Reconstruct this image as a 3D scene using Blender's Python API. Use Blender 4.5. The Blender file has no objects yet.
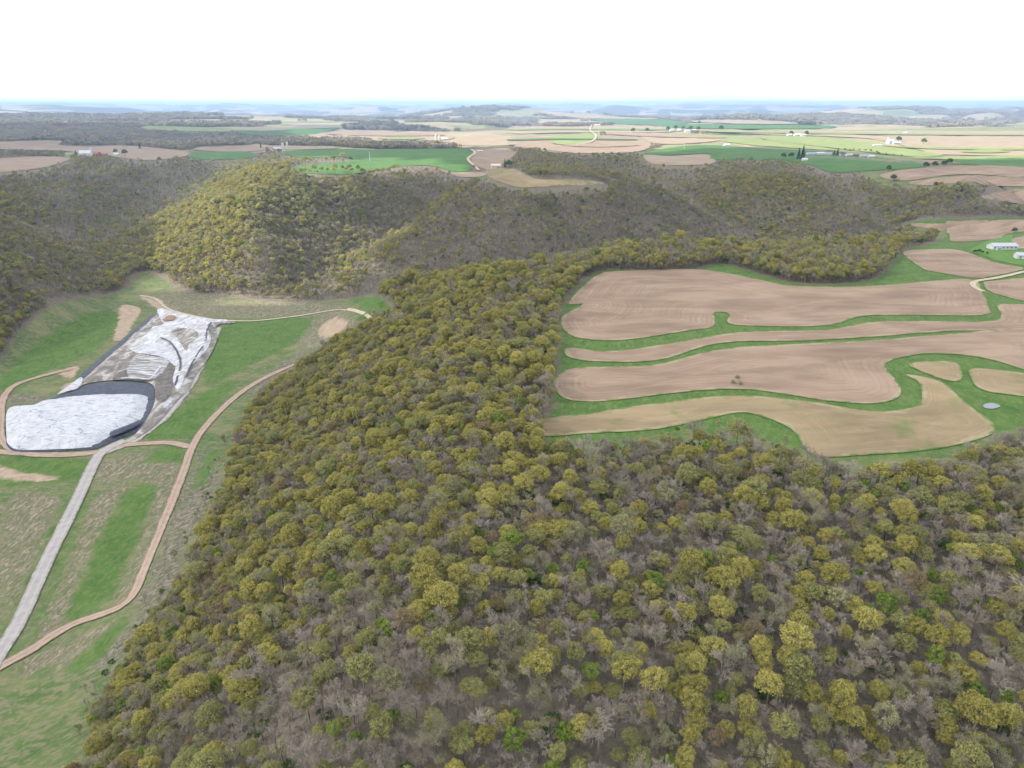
import bpy, bmesh, math, random
import numpy as np
from mathutils import Vector, Matrix
from mathutils.geometry import delaunay_2d_cdt

R = math.radians
random.seed(7)
rng = np.random.default_rng(11)
scn = bpy.context.scene
COL = scn.collection

# ------------------------------------------------------------------ camera, sky, sun, exposure
CAM_Z = 120.0
PITCH = 22.32
FPX = 683.0
cd = bpy.data.cameras.new('camera'); cam = bpy.data.objects.new('camera', cd); COL.objects.link(cam)
cam.location = (0, 0, CAM_Z); cam.rotation_euler = (R(90 - PITCH), 0, 0)
cd.sensor_width = 36.0; cd.lens = FPX / 1024 * 36.0; cd.clip_start = 1.0; cd.clip_end = 120000.0
scn.camera = cam
SUN_EL, SUN_AZ = 34.0, 262.0      # azimuth clockwise from +Y: the sun stands behind the camera's left shoulder
sdir = Vector((math.sin(R(SUN_AZ)) * math.cos(R(SUN_EL)), math.cos(R(SUN_AZ)) * math.cos(R(SUN_EL)), math.sin(R(SUN_EL))))
sd_ = bpy.data.lights.new('sun', 'SUN'); sun = bpy.data.objects.new('sun', sd_); COL.objects.link(sun)
sd_.energy = 5.0; sd_.angle = R(0.5); sd_.color = (1.0, 0.94, 0.84)
sun.rotation_euler = (-sdir).to_track_quat('-Z', 'Y').to_euler()
scn.view_settings.view_transform = 'Standard'; scn.view_settings.look = 'None'
scn.view_settings.exposure = 1.15; scn.view_settings.gamma = 1.0
w = bpy.data.worlds.new('World'); scn.world = w; w.use_nodes = True
nt = w.node_tree; nt.nodes.clear()
wo = nt.nodes.new('ShaderNodeOutputWorld'); bg = nt.nodes.new('ShaderNodeBackground')
sky = nt.nodes.new('ShaderNodeTexSky'); sky.sky_type = 'NISHITA'; sky.sun_disc = False
sky.sun_elevation = R(SUN_EL); sky.sun_rotation = R(SUN_AZ); sky.altitude = 300; sky.dust_density = 2.0
geo = nt.nodes.new('ShaderNodeTexCoord'); nz = nt.nodes.new('ShaderNodeTexNoise')
mp = nt.nodes.new('ShaderNodeMapping'); mp.inputs['Scale'].default_value = (1.2, 1.2, 7.0)
nz.inputs['Scale'].default_value = 2.2; nz.inputs['Detail'].default_value = 5
cr = nt.nodes.new('ShaderNodeValToRGB')
cr.color_ramp.elements[0].position = 0.30; cr.color_ramp.elements[0].color = (0.55, 0.55, 0.55, 1)
cr.color_ramp.elements[1].position = 0.62; cr.color_ramp.elements[1].color = (1, 1, 1, 1)
mx = nt.nodes.new('ShaderNodeMix'); mx.data_type = 'RGBA'
mx.inputs['B'].default_value = (7.6, 7.9, 8.4, 1)    # thin bright cloud cover (before the 0.1 strength)
nt.links.new(geo.outputs['Generated'], mp.inputs[0]); nt.links.new(mp.outputs[0], nz.inputs['Vector'])
nt.links.new(nz.outputs['Fac'], cr.inputs[0]); nt.links.new(cr.outputs[0], mx.inputs['Factor'])
nt.links.new(sky.outputs[0], mx.inputs['A']); nt.links.new(mx.outputs['Result'], bg.inputs['Color'])
bg.inputs['Strength'].default_value = 0.1
nt.links.new(bg.outputs[0], wo.inputs['Surface'])
cy = scn.cycles
scn.render.engine = 'CYCLES'
cy.max_bounces = 5; cy.diffuse_bounces = 3; cy.glossy_bounces = 1; cy.transmission_bounces = 2
cy.volume_bounces = 0; cy.transparent_max_bounces = 8
cy.use_denoising = True; cy.use_adaptive_sampling = True; cy.adaptive_threshold = 0.02
cy.caustics_reflective = False; cy.caustics_refractive = False

# ------------------------------------------------------------------ numeric noise
def _h(ix, iy, seed):
    n = (ix.astype(np.int64) * 374761393 + iy.astype(np.int64) * 668265263 + seed * 1442695041) & 0xFFFFFFFF
    n = ((n ^ (n >> 13)) * 1274126177) & 0xFFFFFFFF
    n = n ^ (n >> 16)
    return (n & 0xFFFFFF) / float(0xFFFFFF)
def vnoise(x, y, seed=0):
    x = np.asarray(x, float); y = np.asarray(y, float)
    ix = np.floor(x); iy = np.floor(y); fx = x - ix; fy = y - iy
    fx = fx * fx * fx * (fx * (fx * 6 - 15) + 10); fy = fy * fy * fy * (fy * (fy * 6 - 15) + 10)
    a = _h(ix, iy, seed); b = _h(ix + 1, iy, seed); c = _h(ix, iy + 1, seed); d = _h(ix + 1, iy + 1, seed)
    return (a * (1 - fx) + b * fx) * (1 - fy) + (c * (1 - fx) + d * fx) * fy
def fbm(x, y, seed=0, o=4):
    s = 0; a = 0.5; t = 0
    for k in range(o):
        s = s + a * vnoise(x * 2 ** k + 17.3 * k, y * 2 ** k - 9.1 * k, seed + k); t += a; a *= 0.5
    return s / t
def sstep(a, b, x):
    t = np.clip((x - a) / (b - a), 0, 1); return t * t * (3 - 2 * t)

# ------------------------------------------------------------------ terrain: a plateau cut by wooded valleys
# each valley: points (x, y, floor z, half width of the flat, width of the slope)
VALLEYS = [
    [(-350, -400, -92, 120, 200), (-320, 0, -90, 120, 215), (-310, 300, -86, 125, 210), (-305, 500, -84, 120, 195), (-310, 640, -82, 100, 160),
     (-400, 745, -79, 46, 165), (-480, 830, -75, 18, 190), (-555, 940, -69, 8, 215), (-590, 1080, -60, 8, 225), (-600, 1220, -46, 8, 210), (-620, 1400, -20, 8, 160), (-640, 1560, -5, 8, 150)],
    [(-300, 640, -82, 60, 170), (-130, 745, -80, 30, 235), (60, 820, -78, 14, 270), (304, 930, -86, 10, 310), (560, 990, -74, 8, 235), (800, 1040, -48, 8, 180), (1100, 1150, -28, 8, 160), (1500, 1250, -5, 8, 140)],
    [(304, 930, -84, 8, 180), (390, 1080, -74, 8, 190), (330, 1280, -60, 8, 190), (240, 1480, -38, 6, 170), (200, 1700, -4, 6, 120)],
    [(-235, 720, -80, 20, 120), (-225, 900, -77, 8, 150), (-185, 1060, -72, 6, 170), (-120, 1260, -56, 6, 175), (-80, 1400, -22, 6, 140), (-60, 1540, -5, 6, 120)],
    [(-560, 940, -68, 8, 180), (-690, 1010, -54, 8, 200), (-900, 1060, -44, 8, 200), (-1200, 1200, -22, 8, 200), (-1500, 1500, -6, 8, 160)],
    [(-320, -60, -88, 60, 150), (-120, -40, -74, 20, 200), (150, -30, -64, 14, 240), (420, -10, -54, 14, 230), (800, 60, -40, 12, 200)],
    [(560, 990, -74, 8, 160), (640, 1240, -60, 6, 180), (610, 1550, -10, 6, 160)],
    [(800, 1040, -52, 8, 140), (900, 1180, -44, 6, 160), (860, 1320, -20, 6, 150), (900, 1420, -6, 6, 120)],
    [(-2600, 1700, -50, 20, 400), (-1900, 2250, -48, 20, 420), (-1300, 2700, -46, 20, 420), (-900, 3400, -46, 20, 460), (-300, 4300, -50, 20, 500), (400, 5200, -50, 20, 600)],
    [(1500, 5600, -60, 30, 700), (2600, 5200, -70, 30, 700), (3600, 4300, -80, 30, 700), (4600, 3300, -90, 30, 700)],
]
def valley_h(x, y, base):
    wx = (fbm(x / 150.0, y / 150.0, 5, 3) - 0.5); wy = (fbm(x / 150.0, y / 150.0, 9, 3) - 0.5)
    acc = np.zeros_like(base); cap = np.zeros_like(base)
    for vi, pts in enumerate(VALLEYS):
        best = np.full(x.shape, 1e9); bz = np.zeros_like(x); bf = np.ones_like(x); bs = np.ones_like(x)
        for a, b in zip(pts[:-1], pts[1:]):
            dx, dy = b[0] - a[0], b[1] - a[1]; L2 = dx * dx + dy * dy
            t = np.clip(((x - a[0]) * dx + (y - a[1]) * dy) / L2, 0, 1)
            d = np.hypot(x - a[0] - t * dx, y - a[1] - t * dy)
            f = a[3] + t * (b[3] - a[3]); s = a[4] + t * (b[4] - a[4])
            m = (d - f) < best
            best = np.where(m, d - f, best); bz = np.where(m, a[2] + t * (b[2] - a[2]), bz)
            bs = np.where(m, s, bs)
        amp = 0.45 * bs if vi != 0 else bs * (0.12 + 0.2 * sstep(700, 950, y))
        u = np.clip((best + amp * wx * np.clip(best / 60, 0, 1)) / bs, 0, 1)
        prof = 0.45 * np.sin(u * math.pi / 2) + 0.55 * u * u * (3 - 2 * u)
        dep = (base - bz) * (1 - prof)
        acc = acc + np.maximum(dep, 0) ** 5; cap = np.where(dep > 0.5, np.maximum(cap, base - bz), cap)
    h = base - np.minimum(acc ** 0.2, np.maximum(cap, 0))
    return h
def terrain(x, y):
    x = np.asarray(x, float); y = np.asarray(y, float)
    r = np.hypot(x, y)
    base = (fbm(x / 260.0, y / 260.0, 21, 3) - 0.5) * (5 + 12 * sstep(600, 1500, r))
    far = sstep(4000, 9000, r)
    base = base + (fbm(x / 2200.0, y / 1300.0, 31, 5) - 0.5) * 2 * (10 * sstep(1500, 3500, r) + 180 * far)
    base = base - 30 * far * (1 - sstep(14000, 22000, r)) + 4 * sstep(14000, 24000, r) * (0.4 + fbm(x / 9000.0, y / 9000.0, 33, 2))
    base = base + 55 * sstep(9000, 16000, r) * sstep(-0.35, -0.75, x / np.maximum(y, 1.0))
    for gx_, gy_, a_, r_ in ((70, 1010, 30, 170), (-660, 840, 30, 150), (-390, 1200, 14, 160), (-850, 1300, 14, 220), (520, 1180, 14, 120), (760, 1180, 14, 150)):
        base = base + a_ * np.exp(-((x - gx_) ** 2 + (y - gy_) ** 2) / r_ ** 2)
    # the ploughed shoulder near the camera tips gently towards the viewer
    base = base - 5 * sstep(330, 180, y) * sstep(-50, 50, x)
    return valley_h(x, y, base)

def growing(start, step, end, g):
    out = [start]; s = step
    while out[-1] < end: s *= g; out.append(out[-1] + s)
    return out
ys = list(np.arange(-400, 1500, 4.0)) + growing(1500, 4.0, 32000, 1.015)
xr = growing(900, 4.5, 26000, 1.035)
xs = [-v for v in xr[::-1]] + list(np.arange(-895.5, 899, 4.5)) + xr
XS = np.array(xs); YS = np.array(ys)
GX, GY = np.meshgrid(XS, YS)
GZ = terrain(GX, GY)
def H(x, y):
    x = np.asarray(x, float); y = np.asarray(y, float)
    i = np.clip(np.searchsorted(XS, x) - 1, 0, len(XS) - 2); j = np.clip(np.searchsorted(YS, y) - 1, 0, len(YS) - 2)
    u = np.clip((x - XS[i]) / (XS[i + 1] - XS[i]), 0, 1); v = np.clip((y - YS[j]) / (YS[j + 1] - YS[j]), 0, 1)
    return (GZ[j, i] * (1 - u) + GZ[j, i + 1] * u) * (1 - v) + (GZ[j + 1, i] * (1 - u) + GZ[j + 1, i + 1] * u) * v
SP, CP = math.sin(R(PITCH)), math.cos(R(PITCH))
def ground(px, lift=0.0):
    """photo points -> where that ray meets the terrain"""
    px = np.asarray(px, float)
    a = (px[:, 0] - 512) / FPX; b = (384 - px[:, 1]) / FPX
    dx, dy, dz = a, CP + SP * b, -SP + CP * b
    n = len(px); t0 = np.full(n, 60.0); hit = np.full(n, 30000.0); done = np.zeros(n, bool); t = 60.0
    prev = np.full(n, t)
    while t < 30000:
        t2 = t * 1.006
        below = (CAM_Z + dz * t2) < H(dx * t2, dy * t2) + lift
        new = below & ~done
        if new.any():
            lo = np.full(n, t); hi = np.full(n, t2)
            for _ in range(14):
                mid = (lo + hi) / 2; bl = (CAM_Z + dz * mid) < H(dx * mid, dy * mid) + lift
                hi = np.where(bl, mid, hi); lo = np.where(bl, lo, mid)
            hit[new] = hi[new]; done |= new
            if done.all(): break
        t = t2
    return np.stack([dx * hit, dy * hit], 1)
def project(x, y, z):
    rz = z - CAM_Z
    dep = y * CP - rz * SP
    up = y * SP + rz * CP
    return 512 + FPX * x / dep, 384 - FPX * up / dep, dep
def smooth_px(pts, closed=True, n=6):
    P = np.asarray(pts, float); N = len(P); out = []
    rg = range(N) if closed else range(N - 1)
    for i in rg:
        if closed: p0, p1, p2, p3 = P[i - 1], P[i], P[(i + 1) % N], P[(i + 2) % N]
        else: p0, p1, p2, p3 = P[max(i - 1, 0)], P[i], P[i + 1], P[min(i + 2, N - 1)]
        for k in range(n):
            t = k / n
            out.append(0.5 * ((2 * p1) + (p2 - p0) * t + (2 * p0 - 5 * p1 + 4 * p2 - p3) * t * t + (3 * p1 - p0 - 3 * p2 + p3) * t ** 3))
    if not closed: out.append(P[-1])
    return np.array(out)
def inside(poly, x, y):
    res = np.zeros(x.shape, bool); n = len(poly)
    bb = (x >= poly[:, 0].min()) & (x <= poly[:, 0].max()) & (y >= poly[:, 1].min()) & (y <= poly[:, 1].max())
    if not bb.any(): return res
    xx, yy = x[bb], y[bb]; r = np.zeros(xx.shape, bool)
    for i in range(n):
        x1, y1 = poly[i]; x2, y2 = poly[(i + 1) % n]
        if y1 == y2: continue
        c = ((y1 > yy) != (y2 > yy)) & (xx < (x2 - x1) * (yy - y1) / (y2 - y1) + x1)
        r ^= c
    res[bb] = r
    return res
def edge_dist(poly, x, y, closed=True):
    d = np.full(x.shape, 1e9); n = len(poly)
    for i in range(n if closed else n - 1):
        ax, ay = poly[i]; bx, by = poly[(i + 1) % n]
        L2 = (bx - ax) ** 2 + (by - ay) ** 2 + 1e-9
        t = np.clip(((x - ax) * (bx - ax) + (y - ay) * (by - ay)) / L2, 0, 1)
        d = np.minimum(d, np.hypot(x - ax - t * (bx - ax), y - ay - t * (by - ay)))
    return d
def signed(poly, x, y, reach=60):
    out = np.full(x.shape, -float(reach))
    m = (x > poly[:, 0].min() - reach) & (x < poly[:, 0].max() + reach) & (y > poly[:, 1].min() - reach) & (y < poly[:, 1].max() + reach)
    if m.any():
        d = edge_dist(poly, x[m], y[m]); s = np.where(inside(poly, x[m], y[m]), d, -d); out[m] = s
    return out

# ------------------------------------------------------------------ materials
class NT:
    def __init__(s, name):
        s.m = bpy.data.materials.new(name); s.m.use_nodes = True; s.t = s.m.node_tree; s.t.nodes.clear()
        s.out = s.t.nodes.new('ShaderNodeOutputMaterial'); s.b = s.t.nodes.new('ShaderNodeBsdfPrincipled')
        s.b.inputs['Roughness'].default_value = 0.9; s.b.inputs['Specular IOR Level'].default_value = 0.15
        s.t.links.new(s.b.outputs[0], s.out.inputs['Surface'])
        g = s.t.nodes.new('ShaderNodeNewGeometry'); s.pos = g.outputs['Position']
    def n(s, typ, **kw):
        nd = s.t.nodes.new('ShaderNode' + typ)
        for k, v in kw.items():
            if hasattr(nd, k): setattr(nd, k, v)
        return nd
    def put(s, sock, v):
        if isinstance(v, bpy.types.NodeSocket): s.t.links.new(v, sock)
        elif isinstance(v, (tuple, list)) and len(v) == 3 and sock.type == 'RGBA': sock.default_value = (*v, 1)
        else: sock.default_value = v
    def noise(s, scale, detail=4, stretch=None, rot=0, dist=0, rough=0.55):
        nd = s.n('TexNoise'); nd.inputs['Scale'].default_value = scale; nd.inputs['Detail'].default_value = detail
        nd.inputs['Distortion'].default_value = dist; nd.inputs['Roughness'].default_value = rough
        src = s.pos
        if stretch or rot:
            mpn = s.n('Mapping'); mpn.inputs['Scale'].default_value = stretch or (1, 1, 1); mpn.inputs['Rotation'].default_value = (0, 0, rot)
            s.put(mpn.inputs[0], src); src = mpn.outputs[0]
        s.put(nd.inputs['Vector'], src); return nd.outputs['Fac']
    def vor(s, scale, feature='F1', out='Distance', stretch=None):
        nd = s.n('TexVoronoi', feature=feature); nd.inputs['Scale'].default_value = scale
        src = s.pos
        if stretch:
            mpn = s.n('Mapping'); mpn.inputs['Scale'].default_value = stretch; s.put(mpn.inputs[0], src); src = mpn.outputs[0]
        s.put(nd.inputs['Vector'], src); return nd.outputs[out]
    def ramp(s, fac, stops):
        nd = s.n('ValToRGB'); els = nd.color_ramp.elements
        while len(els) < len(stops): els.new(0.5)
        for e, (p, c) in zip(els, stops):
            e.position = p; e.color = (c, c, c, 1) if not isinstance(c, (tuple, list)) else (*c, 1)
        s.put(nd.inputs[0], fac); return nd.outputs[0]
    def mix(s, f, a, b, mode='MIX'):
        nd = s.n('Mix'); nd.data_type = 'RGBA'; nd.blend_type = mode
        s.put(nd.inputs['Factor'], f); s.put(nd.inputs['A'], a); s.put(nd.inputs['B'], b); return nd.outputs['Result']
    def math(s, op, a, b=0.0, c=None):
        nd = s.n('Math'); nd.operation = op; s.put(nd.inputs[0], a); s.put(nd.inputs[1], b)
        if c is not None: s.put(nd.inputs[2], c)
        return nd.outputs[0]
    def attr(s, name, out='Fac', typ='GEOMETRY'):
        nd = s.n('Attribute'); nd.attribute_type = typ; nd.attribute_name = name; return nd.outputs[out]
    def bump(s, h, dist=0.3, strength=0.6):
        nd = s.n('Bump'); nd.inputs['Distance'].default_value = dist; nd.inputs['Strength'].default_value = strength
        s.put(nd.inputs['Height'], h); s.t.links.new(nd.outputs[0], s.b.inputs['Normal'])
    def color(s, c): s.put(s.b.inputs['Base Color'], c); return s.m

def cover(n_, name, sharp=0.12, amt=0.9, scale=0.12):
    """turns a signed-distance style attribute (0.5 at the edge) into a ragged-edged mask"""
    nz_ = n_.noise(scale, 5)
    v = n_.math('ADD', n_.attr(name), n_.math('MULTIPLY', n_.math('SUBTRACT', nz_, 0.5), amt))
    return n_.ramp(v, [(0.5 - sharp, 0.0), (0.5 + sharp, 1.0)])

def mat_ground():
    n_ = NT('ground')
    # leaf litter of the woods
    lit = n_.ramp(n_.noise(0.35, 6), [(0.3, (0.105, 0.088, 0.064)), (0.55, (0.175, 0.148, 0.112)), (0.75, (0.125, 0.13, 0.062))])
    # grassland
    g = n_.ramp(n_.noise(0.035, 7, stretch=(1, 1.6, 1)), [(0.30, (0.060, 0.105, 0.028)), (0.5, (0.085, 0.130, 0.040)), (0.68, (0.17, 0.17, 0.075))])
    g = n_.mix(n_.ramp(n_.noise(0.22, 6, stretch=(1, 2.2, 1), rot=0.5, dist=0.6), [(0.44, 0.0), (0.62, 0.75)]), g, (0.20, 0.175, 0.105))
    dry = n_.ramp(n_.noise(0.30, 6, stretch=(2.0, 0.8, 1), rot=-0.5, dist=1.2), [(0.34, (0.085, 0.120, 0.036)), (0.50, (0.15, 0.135, 0.085)), (0.66, (0.285, 0.235, 0.170))])
    lush = n_.ramp(n_.noise(0.10, 5), [(0.3, (0.048, 0.106, 0.019)), (0.7, (0.084, 0.150, 0.032))])
    lush = n_.mix(n_.ramp(n_.noise(0.30, 6, stretch=(1.6, 0.8, 1), rot=-0.5, dist=0.8), [(0.48, 0.0), (0.66, 0.65)]), lush, (0.15, 0.165, 0.065))
    scrub = n_.ramp(n_.noise(0.42, 6, dist=0.8), [(0.35, (0.075, 0.090, 0.040)), (0.5, (0.14, 0.125, 0.085)), (0.66, (0.24, 0.205, 0.165))])
    soil = n_.ramp(n_.noise(0.25, 5), [(0.3, (0.27, 0.20, 0.14)), (0.7, (0.40, 0.31, 0.22))])
    c = g
    c = n_.mix(cover(n_, 'dry'), c, dry); c = n_.mix(cover(n_, 'scrub'), c, scrub)
    c = n_.mix(cover(n_, 'lush', 0.1, 0.6), c, lush); c = n_.mix(cover(n_, 'soil', 0.08, 0.5), c, soil)
    near = n_.mix(cover(n_, 'open', 0.1, 0.35), lit, c)
    # patchwork of distant farms and woods
    cell = n_.vor(0.0022, out='Color', stretch=(0.6, 1.5, 1))
    sep = n_.n('SeparateColor'); n_.put(sep.inputs[0], cell)
    pat = n_.ramp(sep.outputs[0], [(0.0, (0.32, 0.25, 0.18)), (0.3, (0.24, 0.20, 0.13)), (0.45, (0.13, 0.165, 0.06)), (0.6, (0.34, 0.275, 0.20)), (0.8, (0.085, 0.135, 0.035)), (0.9, (0.26, 0.235, 0.13))])
    pat = n_.mix(n_.ramp(n_.noise(0.02, 4), [(0.4, 0.0), (0.7, 0.5)]), pat, (0.28, 0.25, 0.13))
    woods = n_.ramp(n_.noise(0.02, 5), [(0.3, (0.055, 0.06, 0.035)), (0.7, (0.10, 0.10, 0.055))])
    far = n_.mix(cover(n_, 'farwood', 0.06, 0.0), pat, woods)
    c = n_.mix(n_.attr('far'), near, far)
    n_.bump(n_.noise(0.6, 6), 0.8, 0.7)
    return n_.color(c)
def mat_field(name, lo, hi, tint=(0.27, 0.21, 0.14), stripes=True, per=0.7, green=0.0):
    n_ = NT(name)
    base = n_.ramp(n_.noise(0.02, 5, stretch=(1, 2.2, 1)), [(0.32, lo), (0.68, hi)])
    base = n_.mix(n_.ramp(n_.noise(0.12, 5, stretch=(0.25, 1.6, 1)), [(0.52, 0.0), (0.75, 0.6)]), base, tint)
    if stripes:
        d = n_.attr('edge')
        d = n_.math('ADD', d, n_.math('MULTIPLY', n_.noise(0.05, 2), 5.0))
        s1 = n_.math('SINE', n_.math('MULTIPLY', d, per))
        s2 = n_.math('SINE', n_.math('MULTIPLY', d, per * 2.9))
        br = n_.noise(0.07, 3)
        m1 = n_.ramp(n_.math('MULTIPLY', n_.math('ADD', n_.math('MULTIPLY', s1, 0.5), 0.5), br), [(0.30, 0.0), (0.6, 0.22)])
        m2 = n_.ramp(n_.math('MULTIPLY', n_.math('ADD', n_.math('MULTIPLY', s2, 0.5), 0.5), br), [(0.30, 0.0), (0.55, 0.28)])
        base = n_.mix(m1, base, tuple(min(1, v * 1.28) for v in hi)); base = n_.mix(m2, base, tuple(v * 0.72 for v in lo))
    if green:
        base = n_.mix(n_.ramp(n_.noise(0.06, 6), [(0.62 - green * 0.2, 0.0), (0.72 - green * 0.2, 0.8)]), base, (0.115, 0.17, 0.045))
    if stripes:
        base = n_.mix(n_.ramp(n_.noise(0.035, 6, stretch=(0.5, 1.8, 1), dist=0.8), [(0.46, 0.0), (0.62, 0.55)]), base, tuple(v * 0.74 for v in lo))
        base = n_.mix(n_.ramp(n_.noise(0.016, 3), [(0.50, 0.0), (0.68, 0.45)]), base, tuple(min(1, v * 1.15) for v in hi))
        rag = n_.math('SUBTRACT', n_.attr('edge'), n_.math('MULTIPLY', n_.noise(0.22, 5), 5.0))
        base = n_.mix(n_.ramp(n_.math('ADD', rag, 2.0), [(0.0, 0.95), (0.55, 0.0)]), base, (0.085, 0.145, 0.032))
        base = n_.mix(n_.math('MULTIPLY', n_.ramp(n_.math('ADD', rag, 1.0), [(0.2, 1.0), (1.0, 0.0)]), n_.ramp(n_.noise(0.08, 4), [(0.45, 0.0), (0.6, 0.6)])), base, (0.34, 0.29, 0.18))
    n_.bump(n_.noise(1.2, 4, stretch=(0.4, 2.0, 1)), 0.25, 0.5)
    return n_.color(base)
def mat_simple(name, lo, hi, scale=0.5, rough=0.9, bump=0.0, stretch=None):
    n_ = NT(name); n_.b.inputs['Roughness'].default_value = rough
    if bump: n_.bump(n_.noise(scale * 3, 5), bump, 0.6)
    return n_.color(n_.ramp(n_.noise(scale, 5, stretch=stretch), [(0.3, lo), (0.7, hi)]))
def mat_leaf(name, lo, hi, trans=0.4, rnd=True, noise_scale=0.5):
    n_ = NT(name)
    oi = n_.n('ObjectInfo')
    c = n_.ramp(oi.outputs['Random'], [(0.0, lo), (1.0, hi)])
    c2 = n_.mix(n_.ramp(n_.noise(noise_scale, 3), [(0.35, 0.0), (0.65, 1.0)]), c, n_.mix(1.0, c, (1.28, 1.25, 1.1), 'MULTIPLY'))
    n_.color(c2)
    if trans:
        tr = n_.n('BsdfTranslucent'); n_.put(tr.inputs[0], c2); ms = n_.n('MixShader'); ms.inputs[0].default_value = trans
        n_.t.links.new(n_.b.outputs[0], ms.inputs[1]); n_.t.links.new(tr.outputs[0], ms.inputs[2]); n_.t.links.new(ms.outputs[0], n_.out.inputs['Surface'])
    return n_.m
M = {}
M['ground'] = mat_ground()
M['plough'] = mat_field('ploughed_soil', (0.215, 0.150, 0.102), (0.305, 0.222, 0.156))
M['stubble'] = mat_field('stubble_soil', (0.20, 0.152, 0.085), (0.30, 0.228, 0.132), tint=(0.22, 0.19, 0.10), per=1.3, green=0.35)
M['far_tan'] = mat_field('pale_field', (0.235, 0.185, 0.125), (0.32, 0.255, 0.175), stripes=False)
M['far_brown'] = mat_field('brown_field', (0.20, 0.148, 0.105), (0.28, 0.21, 0.15), stripes=False)
M['far_green'] = mat_field('wheat_field', (0.048, 0.115, 0.030), (0.078, 0.155, 0.038), tint=(0.09, 0.14, 0.04), stripes=False)
M['far_lime'] = mat_field('hay_field', (0.14, 0.19, 0.06), (0.22, 0.25, 0.10), tint=(0.28, 0.27, 0.13), stripes=False)
M['strip'] = mat_simple('strip_grass', (0.055, 0.125, 0.02), (0.09, 0.165, 0.036), 0.25, bump=0.4)
M['yard'] = mat_simple('yard_grass', (0.075, 0.16, 0.03), (0.11, 0.20, 0.045), 0.15, bump=0.2)
def mat_road(name, lo, hi, verge, centre):
    n_ = NT(name)
    v = n_.attr('across')
    c = n_.ramp(n_.noise(0.3, 6), [(0.3, lo), (0.7, hi)])
    rut = n_.math('ABSOLUTE', n_.math('SUBTRACT', v, 0.45))
    c = n_.mix(n_.ramp(rut, [(0.05, 0.35), (0.22, 0.0)]), c, tuple(min(1, x * 1.18) for x in hi))
    nz_ = n_.math('MULTIPLY', n_.math('SUBTRACT', n_.noise(0.35, 5), 0.5), 0.9)
    c = n_.mix(n_.ramp(n_.math('ADD', v, nz_), [(0.80, 0.0), (0.98, 0.85)]), c, verge)
    if centre: c = n_.mix(n_.ramp(n_.math('ADD', v, nz_), [(0.0, centre), (0.14, 0.0)]), c, verge)
    n_.bump(n_.noise(1.0, 5), 0.15, 0.6)
    return n_.color(c)
M['road'] = mat_road('road_gravel', (0.27, 0.25, 0.235), (0.36, 0.335, 0.315), (0.15, 0.15, 0.09), 0.0)
M['track'] = mat_road('red_gravel', (0.28, 0.20, 0.155), (0.37, 0.275, 0.215), (0.12, 0.13, 0.05), 0.35)
M['tan_track'] = mat_road('pale_gravel', (0.36, 0.30, 0.21), (0.46, 0.39, 0.29), (0.13, 0.15, 0.05), 0.3)
M['bark'] = mat_simple('bark', (0.13, 0.11, 0.09), (0.23, 0.20, 0.17), 0.8)
M['pale_bark'] = mat_simple('pale_bark', (0.40, 0.37, 0.33), (0.52, 0.49, 0.44), 0.8)
M['water'] = mat_simple('pond_water', (0.16, 0.18, 0.18), (0.22, 0.24, 0.24), 0.1, rough=0.12)
M['gold'] = mat_leaf('gold_leaf', (0.290, 0.268, 0.080), (0.400, 0.368, 0.120))
M['olive'] = mat_leaf('olive_leaf', (0.230, 0.232, 0.092), (0.315, 0.315, 0.130))
M['lime'] = mat_leaf('lime_leaf', (0.15, 0.215, 0.04), (0.24, 0.30, 0.062))
M['twig'] = mat_leaf('grey_twig', (0.205, 0.178, 0.152), (0.295, 0.262, 0.228), trans=0)
M['pale'] = mat_leaf('pale_leaf', (0.235, 0.23, 0.125), (0.32, 0.31, 0.18))
M['rust'] = mat_leaf('rust_bud', (0.20, 0.155, 0.085), (0.27, 0.215, 0.125))
M['shrub'] = mat_leaf('green_leaf', (0.050, 0.095, 0.022), (0.085, 0.155, 0.030))
M['pine'] = mat_leaf('pine_needle', (0.020, 0.040, 0.020), (0.035, 0.060, 0.028), trans=0)

# ------------------------------------------------------------------ object helpers
def mesh_obj(name, verts, faces, mat, parent=None, smooth=False, mats=None, fm=None, link=True):
    me = bpy.data.meshes.new(name); me.from_pydata([tuple(v) for v in verts], [], faces); 
    for m in (mats or [mat]): me.materials.append(m)
    if fm is not None: me.polygons.foreach_set('material_index', np.array(fm, dtype=np.int32))
    if smooth: me.polygons.foreach_set('use_smooth', np.ones(len(faces), dtype=bool))
    me.update()
    o = bpy.data.objects.new(name, me)
    if link: COL.objects.link(o)
    if parent: o.parent = parent
    return o
def tag(o, label=None, cat=None, group=None, kind=None):
    if label: o['label'] = label
    if cat: o['category'] = cat
    if group: o['group'] = group
    if kind: o['kind'] = kind
    return o
def empty(name, loc, rz=0):
    o = bpy.data.objects.new(name, None); COL.objects.link(o); o.location = loc; o.rotation_euler = (0, 0, rz); o.empty_display_size = 1.0
    return o
OPEN = []        # world polygons without trees
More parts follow.
